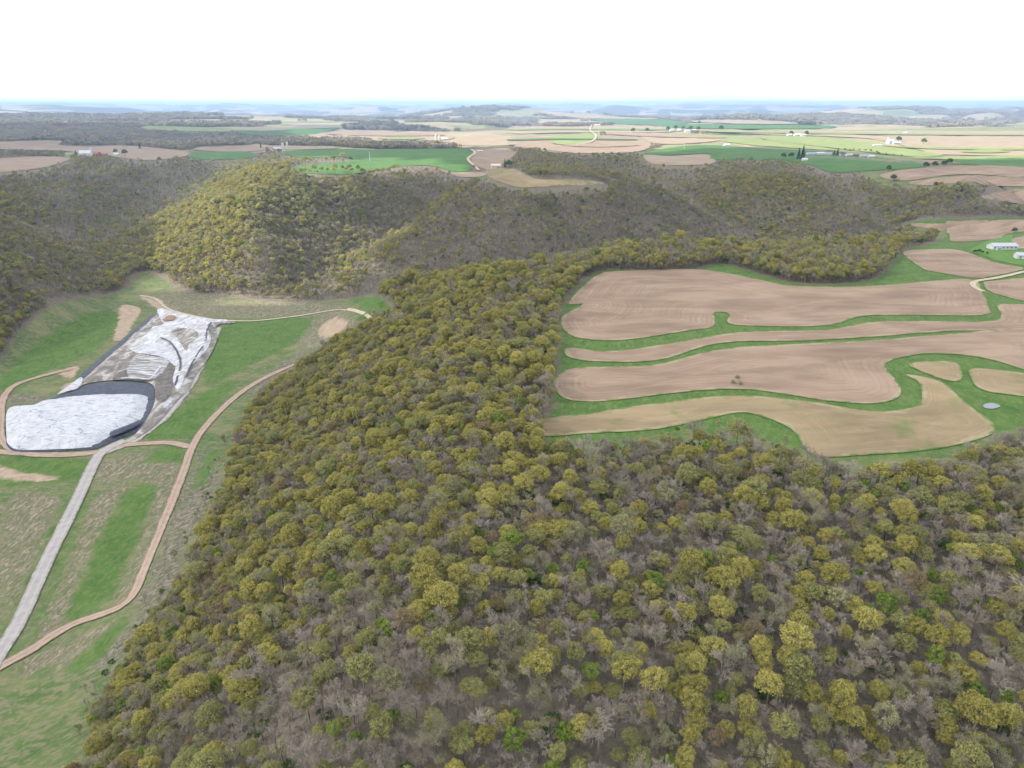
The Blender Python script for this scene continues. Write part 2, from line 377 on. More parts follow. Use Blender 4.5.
def sheet(name, poly, mat, step, off=None, kind='structure', relief=None, parent=None, z_extra=0.0):
    """a polygon in world x,y draped over the terrain"""
    poly = np.asarray(poly)
    x0, y0 = poly.min(0); x1, y1 = poly.max(0)
    gx, gy = np.meshgrid(np.arange(x0 + step / 2, x1, step), np.arange(y0 + step / 2, y1, step)); gx = gx.ravel().copy(); gy = gy.ravel().copy()
    gx += rng.uniform(-.2, .2, gx.shape) * step; gy += rng.uniform(-.2, .2, gy.shape) * step
    m = inside(poly, gx, gy); gx, gy = gx[m], gy[m]
    if len(gx):
        m = edge_dist(poly, gx, gy) > step * 0.3; gx, gy = gx[m], gy[m]
    n = len(poly)
    pts = [Vector((float(p[0]), float(p[1]))) for p in poly] + [Vector((float(a), float(b))) for a, b in zip(gx, gy)]
    res = delaunay_2d_cdt(pts, [], [list(range(n))], 1, 1e-4)
    vs = np.array([(v.x, v.y) for v in res[0]]); fs = [tuple(f) for f in res[2]]
    if off is None: off = 0.25
    dist = np.hypot(vs[:, 0], vs[:, 1])
    ed = edge_dist(poly, vs[:, 0], vs[:, 1])
    z = H(vs[:, 0], vs[:, 1]) + off * (1 + np.clip(dist - 600, 0, None) / 500) + z_extra
    if relief is not None: z = z + relief(vs[:, 0], vs[:, 1], ed)
    o = mesh_obj(name, np.column_stack([vs, z]), fs, mat, smooth=True, parent=parent)
    a = o.data.attributes.new('edge', 'FLOAT', 'POINT'); a.data.foreach_set('value', ed.astype(np.float32))
    # faces up
    o.data.calc_loop_triangles()
    nz_ = [p.normal.z for p in o.data.polygons[:20]]
    if nz_ and sum(nz_) < 0: o.data.flip_normals()
    if kind: o['kind'] = kind
    return o
def ribbon(name, line, width, mat, off=0.3, kind='structure', parent=None, rough=0.0):
    """a strip of constant real width along a world polyline"""
    L = np.asarray(line); seg = np.hypot(*np.diff(L, axis=0).T); s = np.concatenate([[0], np.cumsum(seg)])
    n = max(2, int(s[-1] / 3)); ss = np.linspace(0, s[-1], n)
    P = np.column_stack([np.interp(ss, s, L[:, 0]), np.interp(ss, s, L[:, 1])])
    for _ in range(2): P[1:-1] = (P[:-2] + 2 * P[1:-1] + P[2:]) / 4
    T = np.gradient(P, axis=0); T /= np.maximum(np.hypot(T[:, 0], T[:, 1]), 1e-6)[:, None]
    N = np.column_stack([-T[:, 1], T[:, 0]])
    k = 9; V = []; F = []
    for j in range(k):
        a = (j / (k - 1) - 0.5) * width
        jit = (fbm(ss / 5.0 + j * 31, ss * 0 + j, 77, 3) - 0.5) * rough * width if j in (0, k - 1) else 0
        Q = P + N * (a + jit)[..., None] if np.ndim(jit) else P + N * a
        V.append(np.column_stack([Q, H(Q[:, 0], Q[:, 1]) + off * (1 + np.clip(np.hypot(Q[:, 0], Q[:, 1]) - 600, 0, None) / 500)]))
    V = np.concatenate(V)
    for j in range(k - 1):
        for i in range(n - 1): F.append((j * n + i, (j * n + i + 1), (j + 1) * n + i + 1, (j + 1) * n + i))
    o = mesh_obj(name, V, F, mat, smooth=True, parent=parent)
    a_ = o.data.attributes.new('across', 'FLOAT', 'POINT'); a_.data.foreach_set('value', np.repeat([abs(q / (k - 1) - 0.5) * 2 for q in range(k)], n).astype(np.float32))
    if sum(p.normal.z for p in o.data.polygons) < 0: o.data.flip_normals()
    if kind: o['kind'] = kind
    return o
def W(pts, closed=True, n=6): return ground(smooth_px(pts, closed, n))
def C8(pts): return [(540 + x * .4727, 240 + y * .4727) for x, y in pts]
def C7(pts): return [(900 + x * .1303, 200 + y * .1303) for x, y in pts]
def LB(pts): return [(x * .2344, 300 + y * .2344) for x, y in pts]
def C6(pts): return [(x * .293, 450 + y * .293) for x, y in pts]

# ------------------------------------------------------------------ outlines read off the photograph, dropped onto the terrain
FARM_PX = [(545, 438), (553, 405), (556, 380), (560, 345), (562, 310), (585, 280), (610, 270), (650, 271), (700, 268), (722, 264), (760, 274), (800, 284), (870, 281), (893, 262),
               (905, 250), (935, 243), (945, 232), (900, 224), (960, 219), (1040, 219), (1100, 240), (1150, 420), (1040, 428), (1000, 432), (985, 440), (940, 452), (880, 460), (830, 456), (800, 452), (770, 440), (740, 432),
               (700, 432), (650, 436), (600, 440)]
farm_open = np.array(W(FARM_PX, True, 3)); farm_low = ground(smooth_px(FARM_PX, True, 3), 8.0)
valley_open = W([(-130, 420), (-40, 372), (0, 362), (12, 342), (42, 312), (75, 300), (112, 294), (128, 286), (140, 272), (165, 280), (185, 292), (235, 298), (300, 303), (345, 299), (375, 296), (392, 306), (396, 316), (372, 328),
                 (300, 370), (245, 418), (226, 480), (196, 555), (166, 612), (124, 668), (92, 730), (66, 790), (-200, 790)], True, 3)
OPEN += [farm_open, valley_open]
lush = [W(p, True, 3) for p in [
    C6([(440, 140), (530, 130), (480, 270), (410, 440), (370, 500), (235, 600), (255, 500), (340, 300)]),
    [(0, 378), (40, 340), (90, 312), (125, 318), (95, 350), (40, 375), (8, 392)],
    C6([(705, 10), (745, 0), (720, 80), (670, 140), (670, 90)]), C6([(240, 740), (290, 680), (400, 590), (440, 560), (400, 640), (330, 720), (280, 750)]),
    [(0, 455), (70, 458), (92, 462), (75, 480), (40, 484), (0, 484)], [(352, 300), (378, 297), (394, 308), (385, 318), (368, 312)], [(145, 440), (150, 430), (190, 400), (235, 380), (215, 410), (195, 432)],
    [(140, 460), (165, 448), (185, 449), (182, 462), (160, 462)], [(215, 330), (270, 318), (310, 320), (290, 345), (235, 372), (205, 385)],
    C6([(110, 600), (160, 480), (240, 260), (300, 130), (290, 210), (230, 380), (150, 570), (60, 680), (20, 740)]), C6([(0, 640), (60, 520), (150, 330), (230, 150), (250, 160), (170, 330), (80, 540), (0, 700)])]]
dry = [W(p, True, 3) for p in [
    C6([(380, 115), (440, 130), (360, 260), (290, 420), (235, 590), (90, 660), (120, 540), (230, 360), (300, 200)]), C6([(500, 130), (600, 60), (610, 100), (550, 250), (500, 380), (450, 500), (390, 530), (430, 400), (490, 280)]),
    C6([(0, 190), (200, 165), (190, 250), (120, 400), (50, 540), (0, 600)]), C6([(390, 585), (250, 640), (130, 700), (60, 740), (230, 740), (330, 660)]), C6([(330, 60), (440, 10), (620, 30), (560, 110), (440, 100), (340, 110)]),
    [(150, 300), (175, 290), (230, 300), (240, 315), (200, 318), (160, 310)], [(140, 438), (165, 405), (190, 390), (180, 420), (165, 436)], [(40, 345), (70, 325), (100, 330), (70, 350)], [(300, 340), (325, 314), (356, 320), (345, 335), (318, 350)],
    [(240, 300), (330, 304), (350, 312), (260, 318), (235, 312)]]]
scrub = [W(p, True, 3) for p in [C6([(690, 0), (750, 60), (720, 200), (640, 330), (600, 480), (500, 620), (400, 700), (340, 760), (290, 760), (420, 620), (470, 530), (540, 330), (620, 140)]),
                                 [(0, 395), (40, 395), (45, 400), (12, 405)], [(270, 395), (330, 360), (300, 352), (250, 390)]]]
soil = [W(p, True, 3) for p in [[(121, 305), (141, 309), (134, 322), (124, 338), (114, 340), (118, 322)], [(140, 296), (157, 298), (168, 308), (160, 309)], [(58, 372), (78, 366), (74, 376), (67, 378)],
                                C6([(-20, 50), (60, 75), (205, 90), (190, 103), (90, 105), (-20, 90)]), [(60, 388), (78, 380), (84, 384), (70, 394)], [(318, 330), (332, 318), (348, 322), (340, 332), (325, 338)]]]

FARF = [  # distant fields: material, outline in the photograph
    ('far_brown', [(-40, 143), (0, 142), (60, 141), (62, 146), (128, 146), (172, 150), (192, 155), (150, 161), (120, 158), (70, 152), (56, 151), (0, 150), (-40, 151)]),
    ('far_brown', [(-40, 161), (0, 159), (40, 157), (70, 159), (48, 167), (20, 171), (-40, 175)]),
    ('far_brown', [(192, 150), (206, 147), (256, 146), (262, 151), (225, 152)]),
    ('far_green', [(188, 154), (215, 152), (248, 152), (252, 158), (203, 160)]),
    ('far_lime', [(140, 127), (180, 127), (232, 129), (228, 132), (160, 131)]),
    ('far_green', [(236, 131), (266, 131), (338, 128), (322, 133), (301, 136), (250, 135)]),
    ('far_green', [(283, 152), (338, 149.5), (373, 150), (426, 149), (470, 150), (473, 155), (466, 160), (472, 170), (455, 172), (430, 166), (400, 167), (355, 174), (330, 175), (290, 171), (310, 165), (352, 161), (340, 157), (300, 158)]),
    ('far_tan', [(306, 136), (343, 131), (396, 131), (446, 134), (453, 139), (431, 141), (376, 141), (366, 138), (318, 138)]),
    ('far_tan', [(456, 142), (471, 136), (512, 137), (516, 145), (463, 146)]),
    ('far_brown', [(476, 151), (512, 149), (515, 155), (494, 169), (480, 168), (471, 161)]),
    ('far_tan', [(453, 173), (486, 173), (480, 177), (458, 177)]),
    ('stubble', [(486, 170), (512, 169), (525, 175), (540, 180), (575, 180), (605, 184), (560, 186), (525, 188), (505, 184), (490, 178)]),
    ('far_tan', [(270, 146), (330, 147), (334, 149), (283, 150)]),
    ('far_brown', [(512, 137), (548, 138), (555, 145), (585, 143), (600, 136), (632, 136), (652, 144), (637, 152), (585, 154), (545, 150), (512, 146)]),
    ('far_lime', [(550, 137.5), (595, 134), (600, 136), (585, 143), (557, 144.5)]),
    ('far_tan', [(604, 133.5), (662, 134), (727, 139), (687, 144), (654, 143.5), (634, 135.5)]),
    ('far_lime', [(662, 133), (730, 136), (770, 141), (840, 150), (905, 157), (1024, 156), (1024, 159), (890, 159), (830, 151), (768, 147), (735, 143.5), (700, 138)]),
    ('far_green', [(644, 154), (672, 148), (707, 145.5), (768, 149), (830, 152.5), (880, 158), (928, 163), (918, 168), (868, 171), (833, 173), (805, 164), (768, 160), (712, 160), (709, 154), (672, 155.5)]),
    ('far_tan', [(644, 155.5), (672, 156.5), (707, 155), (712, 164), (657, 165)]),
    ('far_tan', [(537, 111), (575, 114), (612, 117), (662, 119.3), (610, 119.2), (560, 117)]),
    ('far_green', [(595, 119.5), (662, 120), (687, 124), (657, 125.5), (612, 124)]),
    ('far_tan', [(512, 126.5), (560, 127), (640, 126), (690, 130), (650, 133), (560, 133), (512, 134)]),
    ('far_tan', [(690, 121), (760, 120.5), (800, 124), (770, 124.5), (712, 123.5)]),
    ('far_green', [(650, 126), (707, 124.5), (768, 125), (830, 126), (820, 129), (700, 129)]),
    ('far_tan', [(700, 130.5), (768, 131), (943, 132), (1060, 133), (1060, 154), (943, 155), (918, 150), (868, 139), (768, 135), (720, 133)]),
    ('far_lime', [(768, 135.8), (843, 139.5), (918, 151), (943, 156), (905, 156.4), (843, 149.5), (768, 140.5)]),
    ('far_green', [(940, 161), (1060, 158), (1060, 168), (968, 165)]),
    ('far_brown', [(800, 156.5), (880, 158.5), (940, 161), (960, 164), (900, 163), (850, 159.5)]),
    ('plough', [(883, 174), (923, 168), (975, 166), (1050, 168), (1050, 180), (980, 175), (943, 176), (908, 181), (885, 179)]),
    ('plough', [(908, 182.5), (953, 177), (983, 176), (1050, 181), (1050, 187), (990, 186), (968, 182), (928, 186)]),
    ('plough', [(985, 195), (1024, 189), (1060, 188), (1060, 207), (990, 200)]),
]
farw = []
for mk, pts in FARF:
    farw.append((mk, ground(smooth_px(pts, True, 4))))
OPEN += [p for _, p in farw]
# open patches round farmsteads and grassy margins in the distance
yards = [W(p, True, 2) for p in [[(66, 158), (75, 152), (128, 151), (135, 156), (110, 160), (80, 160)], [(270, 151), (292, 149), (290, 153), (276, 154)], [(425, 141), (450, 139), (448, 143), (430, 144)],
         [(780, 162), (800, 154), (865, 155), (885, 160), (830, 160), (800, 166)], [(880, 148), (935, 141), (930, 147)], [(444, 172), (500, 172), (486, 180), (470, 178)], [(862, 168), (900, 166), (930, 162), (1060, 158), (1060, 190), (1000, 186), (980, 180), (950, 184), (905, 188), (875, 185)],
         [(630, 150), (660, 150), (655, 156), (640, 158)], [(860, 172), (890, 171), (885, 182), (868, 180)]]]
OPEN += yards

# ------------------------------------------------------------------ ground sheet
nx, ny = len(XS), len(YS)
V = np.column_stack([GX.ravel(), GY.ravel(), GZ.ravel()]).astype(np.float32)
ii, jj = np.meshgrid(np.arange(nx - 1), np.arange(ny - 1)); b0 = (jj * nx + ii).ravel()
Fq = np.column_stack([b0, b0 + 1, b0 + 1 + nx, b0 + nx]).astype(np.int32)
me = bpy.data.meshes.new('ground'); me.vertices.add(len(V)); me.vertices.foreach_set('co', V.ravel())
me.loops.add(Fq.size); me.loops.foreach_set('vertex_index', Fq.ravel())
me.polygons.add(len(Fq)); me.polygons.foreach_set('loop_start', np.arange(0, Fq.size, 4, dtype=np.int32)); me.polygons.foreach_set('loop_total', np.full(len(Fq), 4, dtype=np.int32))
me.polygons.foreach_set('use_smooth', np.ones(len(Fq), dtype=bool)); me.update(); me.materials.append(M['ground'])
gobj = bpy.data.objects.new('ground', me); COL.objects.link(gobj); gobj['kind'] = 'structure'
fx, fy = V[:, 0].astype(float), V[:, 1].astype(float)
def put_attr(name, arr):
    a = me.attributes.new(name, 'FLOAT', 'POINT'); a.data.foreach_set('value', arr.astype(np.float32))
def soft(polys, w_=10.0, reach=30):
    s = np.full(fx.shape, -1e3)
    for p in polys: s = np.maximum(s, signed(p, fx, fy, reach))
    return np.clip(0.5 + s / w_ * 0.5, 0, 1)
put_attr('open', soft([farm_open, farm_low, valley_open] + yards, 12)); put_attr('dry', soft(dry, 16)); put_attr('lush', soft(lush + [farm_open], 12)); put_attr('scrub', soft(scrub, 16)); put_attr('soil', soft(soil, 8))
put_attr('far', sstep(1750, 2000, fy + (fbm(fx / 90, fy / 90, 3, 2) - .5) * 200))
# woods of the far country, in world space
WOODS = [W(p, True, 3) for p in [
    [(-60, 118), (0, 117), (60, 116), (130, 119), (170, 122), (140, 127), (150, 132), (240, 136), (262, 141), (240, 146), (200, 147), (178, 150), (130, 146), (62, 145), (60, 140), (0, 141), (-60, 142)],
    [(240, 137), (300, 137.5), (318, 139), (366, 139.5), (400, 142), (460, 147), (512, 146), (515, 149), (470, 149.5), (426, 148.5), (373, 149), (330, 146), (270, 145.5)],
    [(346, 126), (380, 124.5), (402, 127), (398, 130), (350, 130)], [(768, 118.5), (830, 117), (900, 119), (950, 125.5), (900, 125), (830, 122), (768, 121.5)],
    [(528, 127), (560, 124), (590, 126), (585, 133), (530, 134)], [(690, 147), (640, 119)], ] if len(p) > 2]
FORCE_TREES = [WOODS[0], WOODS[1], WOODS[2], WOODS[4]]
def farwood_mask(x, y):
    n1 = fbm(x / 420.0, y / 300.0, 51, 4) + 0.10 * sstep(3800, 6500, y)
    slope = sstep(-4, -22, H(x, y))
    left = sstep(0.0, -0.5, x / np.maximum(y, 1))
    v = sstep(0.60, 0.63, n1 + 0.10 * slope * sstep(0, 1, slope) + 0.055 * left)
    for p in FORCE_TREES + [WOODS[3]]:
        v = np.maximum(v, sstep(-6, 6, signed(p, x, y, 30)))
    return v
fm_ = np.zeros_like(fx); msk = fy > 1700; fm_[msk] = farwood_mask(fx[msk], fy[msk]); put_attr('farwood', 0.5 + 0.5 * (fm_ * 2 - 1))

# ------------------------------------------------------------------ near fields, strips, roads
fields = [
    ('field', 'plough', C8([(120, 75), (190, 66), (340, 63), (480, 88), (540, 98), (700, 98), (900, 83), (935, 110), (948, 140), (930, 160), (700, 160), (600, 182), (412, 180), (400, 158), (370, 155), (368, 183), (310, 193), (200, 210), (120, 213), (60, 200), (45, 165), (90, 137), (60, 133)])),
    ('field', 'plough', C8([(60, 228), (140, 236), (260, 222), (420, 196), (600, 191), (720, 173), (940, 173), (975, 160), (972, 136), (1080, 146), (1080, 186), (860, 194), (700, 206), (560, 214), (380, 219), (250, 255), (120, 258), (60, 248)])),
    ('field', 'plough', C8([(30, 300), (70, 272), (240, 265), (380, 232), (560, 220), (720, 212), (860, 200), (1080, 191), (1080, 285), (960, 255), (880, 243), (800, 243), (737, 258), (735, 275), (762, 310), (755, 335), (700, 347), (600, 340), (450, 318), (330, 320), (200, 335), (110, 343), (50, 335)])),
    ('field', 'stubble', C8([(0, 380), (100, 368), (200, 352), (330, 336), (420, 329), (560, 341), (700, 363), (780, 357), (806, 340), (802, 305), (775, 285), (850, 302), (900, 345), (965, 400), (900, 430), (800, 448), (700, 455), (590, 460), (560, 440), (530, 400), (470, 375), (420, 366), (330, 385), (230, 403), (100, 410), (0, 415)])),
    ('field', 'stubble', C8([(780, 263), (870, 258), (893, 278), (885, 300), (835, 290)])), ('field', 'stubble', C8([(922, 272), (1080, 296), (1080, 345), (1024, 332), (940, 320), (913, 296)])),
    ('field', 'plough', C7([(20, 405), (200, 383), (420, 383), (560, 420), (640, 450), (760, 490), (950, 530), (700, 588), (560, 600), (340, 565), (180, 530)])),
    ('field', 'plough', C7([(640, 640), (700, 622), (1100, 610), (1100, 790), (950, 775), (800, 740), (680, 700)])),
    ('field', 'plough', C7([(20, 190), (340, 182), (400, 163), (1100, 160), (1100, 240), (950, 243), (820, 262), (740, 300), (400, 322), (355, 250)])),
    ('field', 'plough', C7([(860, 300), (1100, 265), (1100, 370), (900, 370), (880, 340)])),
]
for nm, mk, pts in fields:
    sheet(nm, W(pts, True, 5), M[mk], 3.0, 0.30)
sheet('lawn', W(C7([(540, 395), (600, 350), (700, 305), (850, 265), (860, 300), (890, 345), (1100, 375), (1100, 520), (950, 505), (760, 470), (650, 430)]), True, 5), M['yard'], 3.0, 0.22)
for mk, wp in farw:
    dmean = np.hypot(*wp.mean(0))
    ext = max(wp[:, 0].max() - wp[:, 0].min(), wp[:, 1].max() - wp[:, 1].min())
    sheet('field', wp, M[mk], max(10.0, min(60.0, ext / 60)), 0.35)
for mk, pts in [('far_lime', [(720, 131.6), (860, 133.6), (1000, 135), (1060, 135), (1060, 136.4), (1000, 136.6), (860, 135.4), (720, 133.2)]), ('far_lime', [(880, 146.5), (930, 148), (1000, 149), (1060, 149), (1060, 151), (1000, 151), (930, 150)]),
                ('far_green', [(512, 140), (560, 139.3), (630, 140), (630, 141), (560, 140.6), (512, 141.4)]), ('far_brown', [(604, 134.4), (700, 136.5), (727, 138.6), (700, 138.8), (640, 137.2)]), ('far_lime', [(512, 129.5), (600, 129), (690, 130.4), (640, 131), (560, 130.6), (512, 131)]),
                ('far_brown', [(330, 134), (396, 133.4), (446, 136), (400, 137), (340, 136)]), ('far_lime', [(960, 153), (985, 150.5), (1010, 152.5), (990, 154)]), ('far_brown', [(560, 146), (600, 144.5), (640, 146), (600, 148)]), ('far_lime', [(376, 139.6), (400, 138), (425, 139), (410, 140.4)])]:
    sheet('field', W(pts, True, 4), M[mk], 40.0, 0.75)
# darker unploughed lines are grass already; the pond
sheet('pond', W(C8([(938, 350), (955, 346), (974, 352), (960, 358), (942, 357)]), True, 5), M['water'], 2.0, 0.35)

def road(name, px, width, mat, off=0.42, rough=0.25): return ribbon(name, W(px, False, 8), width, M[mat], off, rough=rough)
road('road', [(-75, 800), (-40, 720), (-14, 678), (0, 652), (18, 624), (47, 561), (73, 509), (94, 464), (104, 451), (125, 441)], 7.0, 'road', 0.50, 0.08)
road('dirt_road', [(-30, 690), (0, 667), (29, 652), (67, 627), (112, 611), (131, 599), (149, 558), (167, 514), (182, 476), (193, 446), (207, 425), (232, 400), (256, 383), (284, 369), (303, 362)], 5.0, 'track', 0.44, 0.15)
road('dirt_road', [(98, 453), (115, 447), (141, 444), (170, 443), (190, 447)], 5.5, 'track', 0.40)
road('dirt_road', [(104, 452), (60, 456), (20, 453), (2, 440), (1, 420), (3, 400), (14, 386), (40, 377), (72, 369)], 5.0, 'track', 0.46)
road('dirt_road', [(98, 453), (125, 445), (142, 434), (160, 420), (178, 400), (193, 378), (205, 352), (214, 336), (216, 328)], 9.0, 'road', 0.36, 0.4)
road('dirt_road', [(-40, 449), (0, 452), (45, 455), (90, 454)], 6.0, 'track', 0.38)
road('track', [(140, 296), (155, 299), (168, 309), (188, 315), (214, 320), (232, 321), (256, 321), (300, 316), (330, 311), (350, 310), (366, 315), (372, 321), (368, 328)], 3.4, 'tan_track', 0.42)
road('track', C7([(1100, 530), (950, 555), (760, 598), (600, 622), (560, 638), (560, 660), (600, 690), (640, 705)]), 4.0, 'tan_track', 0.5)
road('track', C7([(1100, 375), (950, 372), (880, 378), (840, 375)]), 3.0, 'tan_track', 0.5)
road('track', [(471, 150), (475, 154), (468, 160), (477, 169), (478, 171)], 7.0, 'tan_track', 0.7)
road('track', [(585, 119), (592, 124), (590, 131), (596, 137), (590, 143), (572, 146)], 8.0, 'tan_track', 0.8)

# ------------------------------------------------------------------ the sheeted landfill on the valley floor
def mat_cover():
    n_ = NT('white_sheeting')
    base = n_.ramp(n_.noise(0.25, 6), [(0.3, (0.40, 0.41, 0.43)), (0.6, (0.52, 0.53, 0.55))])
    e = n_.vor(0.16, 'DISTANCE_TO_EDGE', 'Distance', stretch=(0.5, 1.6, 1))
    base = n_.mix(n_.math('MULTIPLY', n_.ramp(e, [(0.0, 0.8), (0.08, 0.0)]), n_.ramp(n_.noise(0.13, 4), [(0.42, 0.0), (0.62, 1.0)])), base, (0.13, 0.14, 0.155))
    spots = n_.noise(0.9, 6, rough=0.75)
    base = n_.mix(n_.ramp(spots, [(0.54, 0.0), (0.66, 0.7)]), base, (0.17, 0.175, 0.19))
    base = n_.mix(n_.ramp(n_.noise(0.10, 5, stretch=(0.6, 2.0, 1)), [(0.60, 0.0), (0.72, 0.6)]), base, (0.38, 0.38, 0.39))
    n_.bump(n_.noise(0.8, 6), 0.6, 0.9); n_.b.inputs['Roughness'].default_value = 0.6
    return n_.color(base)
def mat_stained():
    n_ = NT('stained_sheeting')
    base = n_.ramp(n_.noise(0.10, 7, stretch=(1.5, 0.6, 1), rot=-0.6, dist=1.6), [(0.32, (0.30, 0.29, 0.27)), (0.46, (0.40, 0.395, 0.39)), (0.6, (0.55, 0.55, 0.56))])
    base = n_.mix(n_.ramp(n_.noise(0.5, 6, rough=0.7), [(0.55, 0.0), (0.7, 0.6)]), base, (0.28, 0.27, 0.26))
    n_.bump(n_.noise(0.5, 6), 0.6, 0.8); n_.b.inputs['Roughness'].default_value = 0.65
    return n_.color(base)
def mat_ash():
    n_ = NT('grey_fill')
    base = n_.ramp(n_.noise(0.12, 7, stretch=(1.4, 0.6, 1), rot=-0.6, dist=0.8), [(0.34, (0.14, 0.13, 0.115)), (0.5, (0.23, 0.21, 0.18)), (0.64, (0.44, 0.42, 0.40))])
    n_.bump(n_.noise(0.6, 6), 0.7, 0.8)
    return n_.color(base)
M['cover'] = mat_cover(); M['stained'] = mat_stained(); M['ash'] = mat_ash()
M['liner'] = mat_simple('black_liner', (0.026, 0.032, 0.052), (0.070, 0.078, 0.100), 0.3, rough=0.45, bump=0.1)
M['mudfill'] = mat_simple('dark_fill', (0.085, 0.080, 0.075), (0.19, 0.17, 0.15), 0.25, bump=0.3)
M['rustsoil'] = mat_simple('rust_soil', (0.20, 0.12, 0.08), (0.32, 0.22, 0.16), 0.35, bump=0.3)
def wl(pts, n=5): return W(LB(pts), True, n)
cell_a = empty('landfill_cell', (-330, 455, float(H(-330, 455)))); tag(cell_a, 'low mound covered in white weighted sheeting, ringed by black liner, beside the gravel road', 'landfill')
cell_b = empty('landfill_cell', (-290, 560, float(H(-290, 560)))); tag(cell_b, 'open grey landfill slope with torn, streaked white sheets, behind the smooth white mound', 'landfill')
def child_sheet(root, name, poly, mat, step, off, relief=None):
    o = sheet(name, poly, mat, step, off, kind=None, relief=relief)
    o.parent = root; o.matrix_parent_inverse = Matrix.Translation(-root.location); return o
mound = lambda x, y, ed: np.minimum(ed * 0.45, 4.0) + (fbm(x / 6.0, y / 6.0, 61, 3) - 0.5) * np.clip(ed / 3, 0, 1) * 1.6
bank = lambda x, y, ed: np.minimum(ed * 0.35, 1.2)
child_sheet(cell_a, 'liner', wl([(33, 476), (60, 464), (130, 452), (235, 415), (330, 385), (372, 365), (500, 349), (640, 362), (660, 410), (652, 470), (630, 520), (590, 562), (480, 606), (425, 630), (385, 640), (200, 649), (70, 650), (32, 625), (27, 590)]), M['liner'], 3.0, 0.45, bank)
child_sheet(cell_a, 'cover_sheet', wl([(36, 472), (130, 458), (200, 437), (400, 413), (560, 408), (622, 414), (638, 430), (628, 480), (600, 530), (560, 555), (480, 590), (440, 612), (380, 635), (200, 645), (80, 645), (38, 622), (30, 590)]), M['cover'], 2.0, 1.2, mound)
child_sheet(cell_a, 'liner_patch', wl([(478, 578), (560, 545), (598, 528), (604, 540), (565, 565), (485, 597)]), M['liner'], 2.0, 3.0, bank)
slope = lambda x, y, ed: np.minimum(ed * 0.30, 2.2) + (fbm(x / 9.0, y / 9.0, 63, 3) - 0.5) * np.clip(ed / 4, 0, 1) * 2.2
child_sheet(cell_b, 'fill', wl([(352, 342), (400, 300), (660, 66), (690, 42), (760, 58), (850, 78), (995, 94), (990, 103), (925, 112), (925, 175), (890, 250), (835, 325), (805, 385), (745, 445), (705, 495), (655, 545), (600, 583), (572, 590), (645, 480), (662, 410), (640, 358), (500, 345), (372, 360), (335, 378)]), M['ash'], 2.5, 0.8, slope)
def over(poly, extra):  # lies on the fill: same relief as the fill, a little higher
    fillpoly = FILLP
    def rel(x, y, ed):
        e2 = edge_dist(fillpoly, x, y)
        return np.minimum(e2 * 0.30, 2.2) + (fbm(x / 9.0, y / 9.0, 63, 3) - 0.5) * np.clip(e2 / 4, 0, 1) * 2.2 + extra + np.minimum(ed * 0.15, 0.35)
    return rel
FILLP = wl([(352, 342), (400, 300), (660, 66), (690, 42), (760, 58), (850, 78), (995, 94), (990, 103), (925, 112), (925, 175), (890, 250), (835, 325), (805, 385), (745, 445), (705, 495), (655, 545), (600, 583), (572, 590), (645, 480), (662, 410), (640, 358), (500, 345), (372, 360), (335, 378)])
for nm, mk, pts, ex in [
    ('white_sheet', 'stained', [(672, 50), (700, 42), (760, 64), (850, 82), (985, 96), (905, 108), (888, 128), (902, 180), (880, 225), (850, 262), (815, 300), (790, 345), (775, 385), (752, 392), (742, 350), (752, 300), (735, 262), (700, 240), (660, 232), (600, 245), (560, 225), (548, 208), (600, 180), (640, 150), (655, 128), (700, 118), (690, 100)], 0.25),
    ('grey_patch', 'ash', [(745, 140), (790, 136), (840, 146), (852, 165), (835, 190), (812, 212), (798, 236), (775, 205), (750, 172), (732, 155)], 0.55),
    ('white_sheet', 'cover', [(610, 215), (680, 200), (725, 225), (752, 262), (757, 300), (740, 290), (700, 262), (640, 250), (605, 240)], 0.6),
    ('dark_fill', 'mudfill', [(690, 300), (730, 275), (745, 300), (740, 350), (735, 400), (700, 450), (668, 430), (662, 390), (668, 345)], 0.3),
    ('dark_fill', 'mudfill', [(600, 260), (680, 262), (735, 272), (700, 320), (650, 352), (560, 345), (480, 345), (560, 300)], 0.28),
    ('soil_heap', 'rustsoil', [(698, 98), (720, 85), (748, 87), (755, 95), (740, 105), (705, 108)], 1.4),
    ('white_sheet', 'cover', [(700, 468), (728, 432), (738, 438), (720, 462), (706, 474)], 0.5)]:
    pw = wl(pts); child_sheet(cell_b, nm, pw, M[mk], 2.0, 0.8, over(pw, ex))
def child_ribbon(root, name, pts, width, mat, off, rough=0.1):
    o = ribbon(name, W(LB(pts), False, 5), width, mat, off, kind=None, rough=rough); o.parent = root; o.matrix_parent_inverse = Matrix.Translation(-root.location); return o
g2 = ground(np.array(LB([(625, 262), (585, 340)]))); ang = math.atan2(g2[1, 1] - g2[0, 1], g2[1, 0] - g2[0, 0])
n_ = NT('fluted_sheeting'); fl = n_.noise(1.0, 4, stretch=(0.05, 0.75, 1), rot=-ang)
n_.bump(fl, 0.5, 0.9); M['fluted'] = n_.color(n_.ramp(fl, [(0.40, (0.16, 0.15, 0.14)), (0.52, (0.30, 0.29, 0.28)), (0.62, (0.52, 0.52, 0.53))]))
child_sheet(cell_b, 'fluted_sheet', wl([(588, 258), (640, 256), (690, 262), (725, 276), (705, 315), (660, 350), (600, 346), (556, 344), (545, 318), (562, 285)]), M['fluted'], 2.0, 0.8, over(None, 0.65))
child_ribbon(cell_b, 'sheet_fold', [(520, 352), (560, 350), (605, 352), (642, 358), (662, 335), (700, 285)], 1.8, M['cover'], 3.9, 0.3)
child_ribbon(cell_b, 'sheet_fold', [(690, 180), (730, 200), (760, 240), (775, 290), (762, 345), (752, 385)], 1.6, M['liner'], 4.1, 0.5)
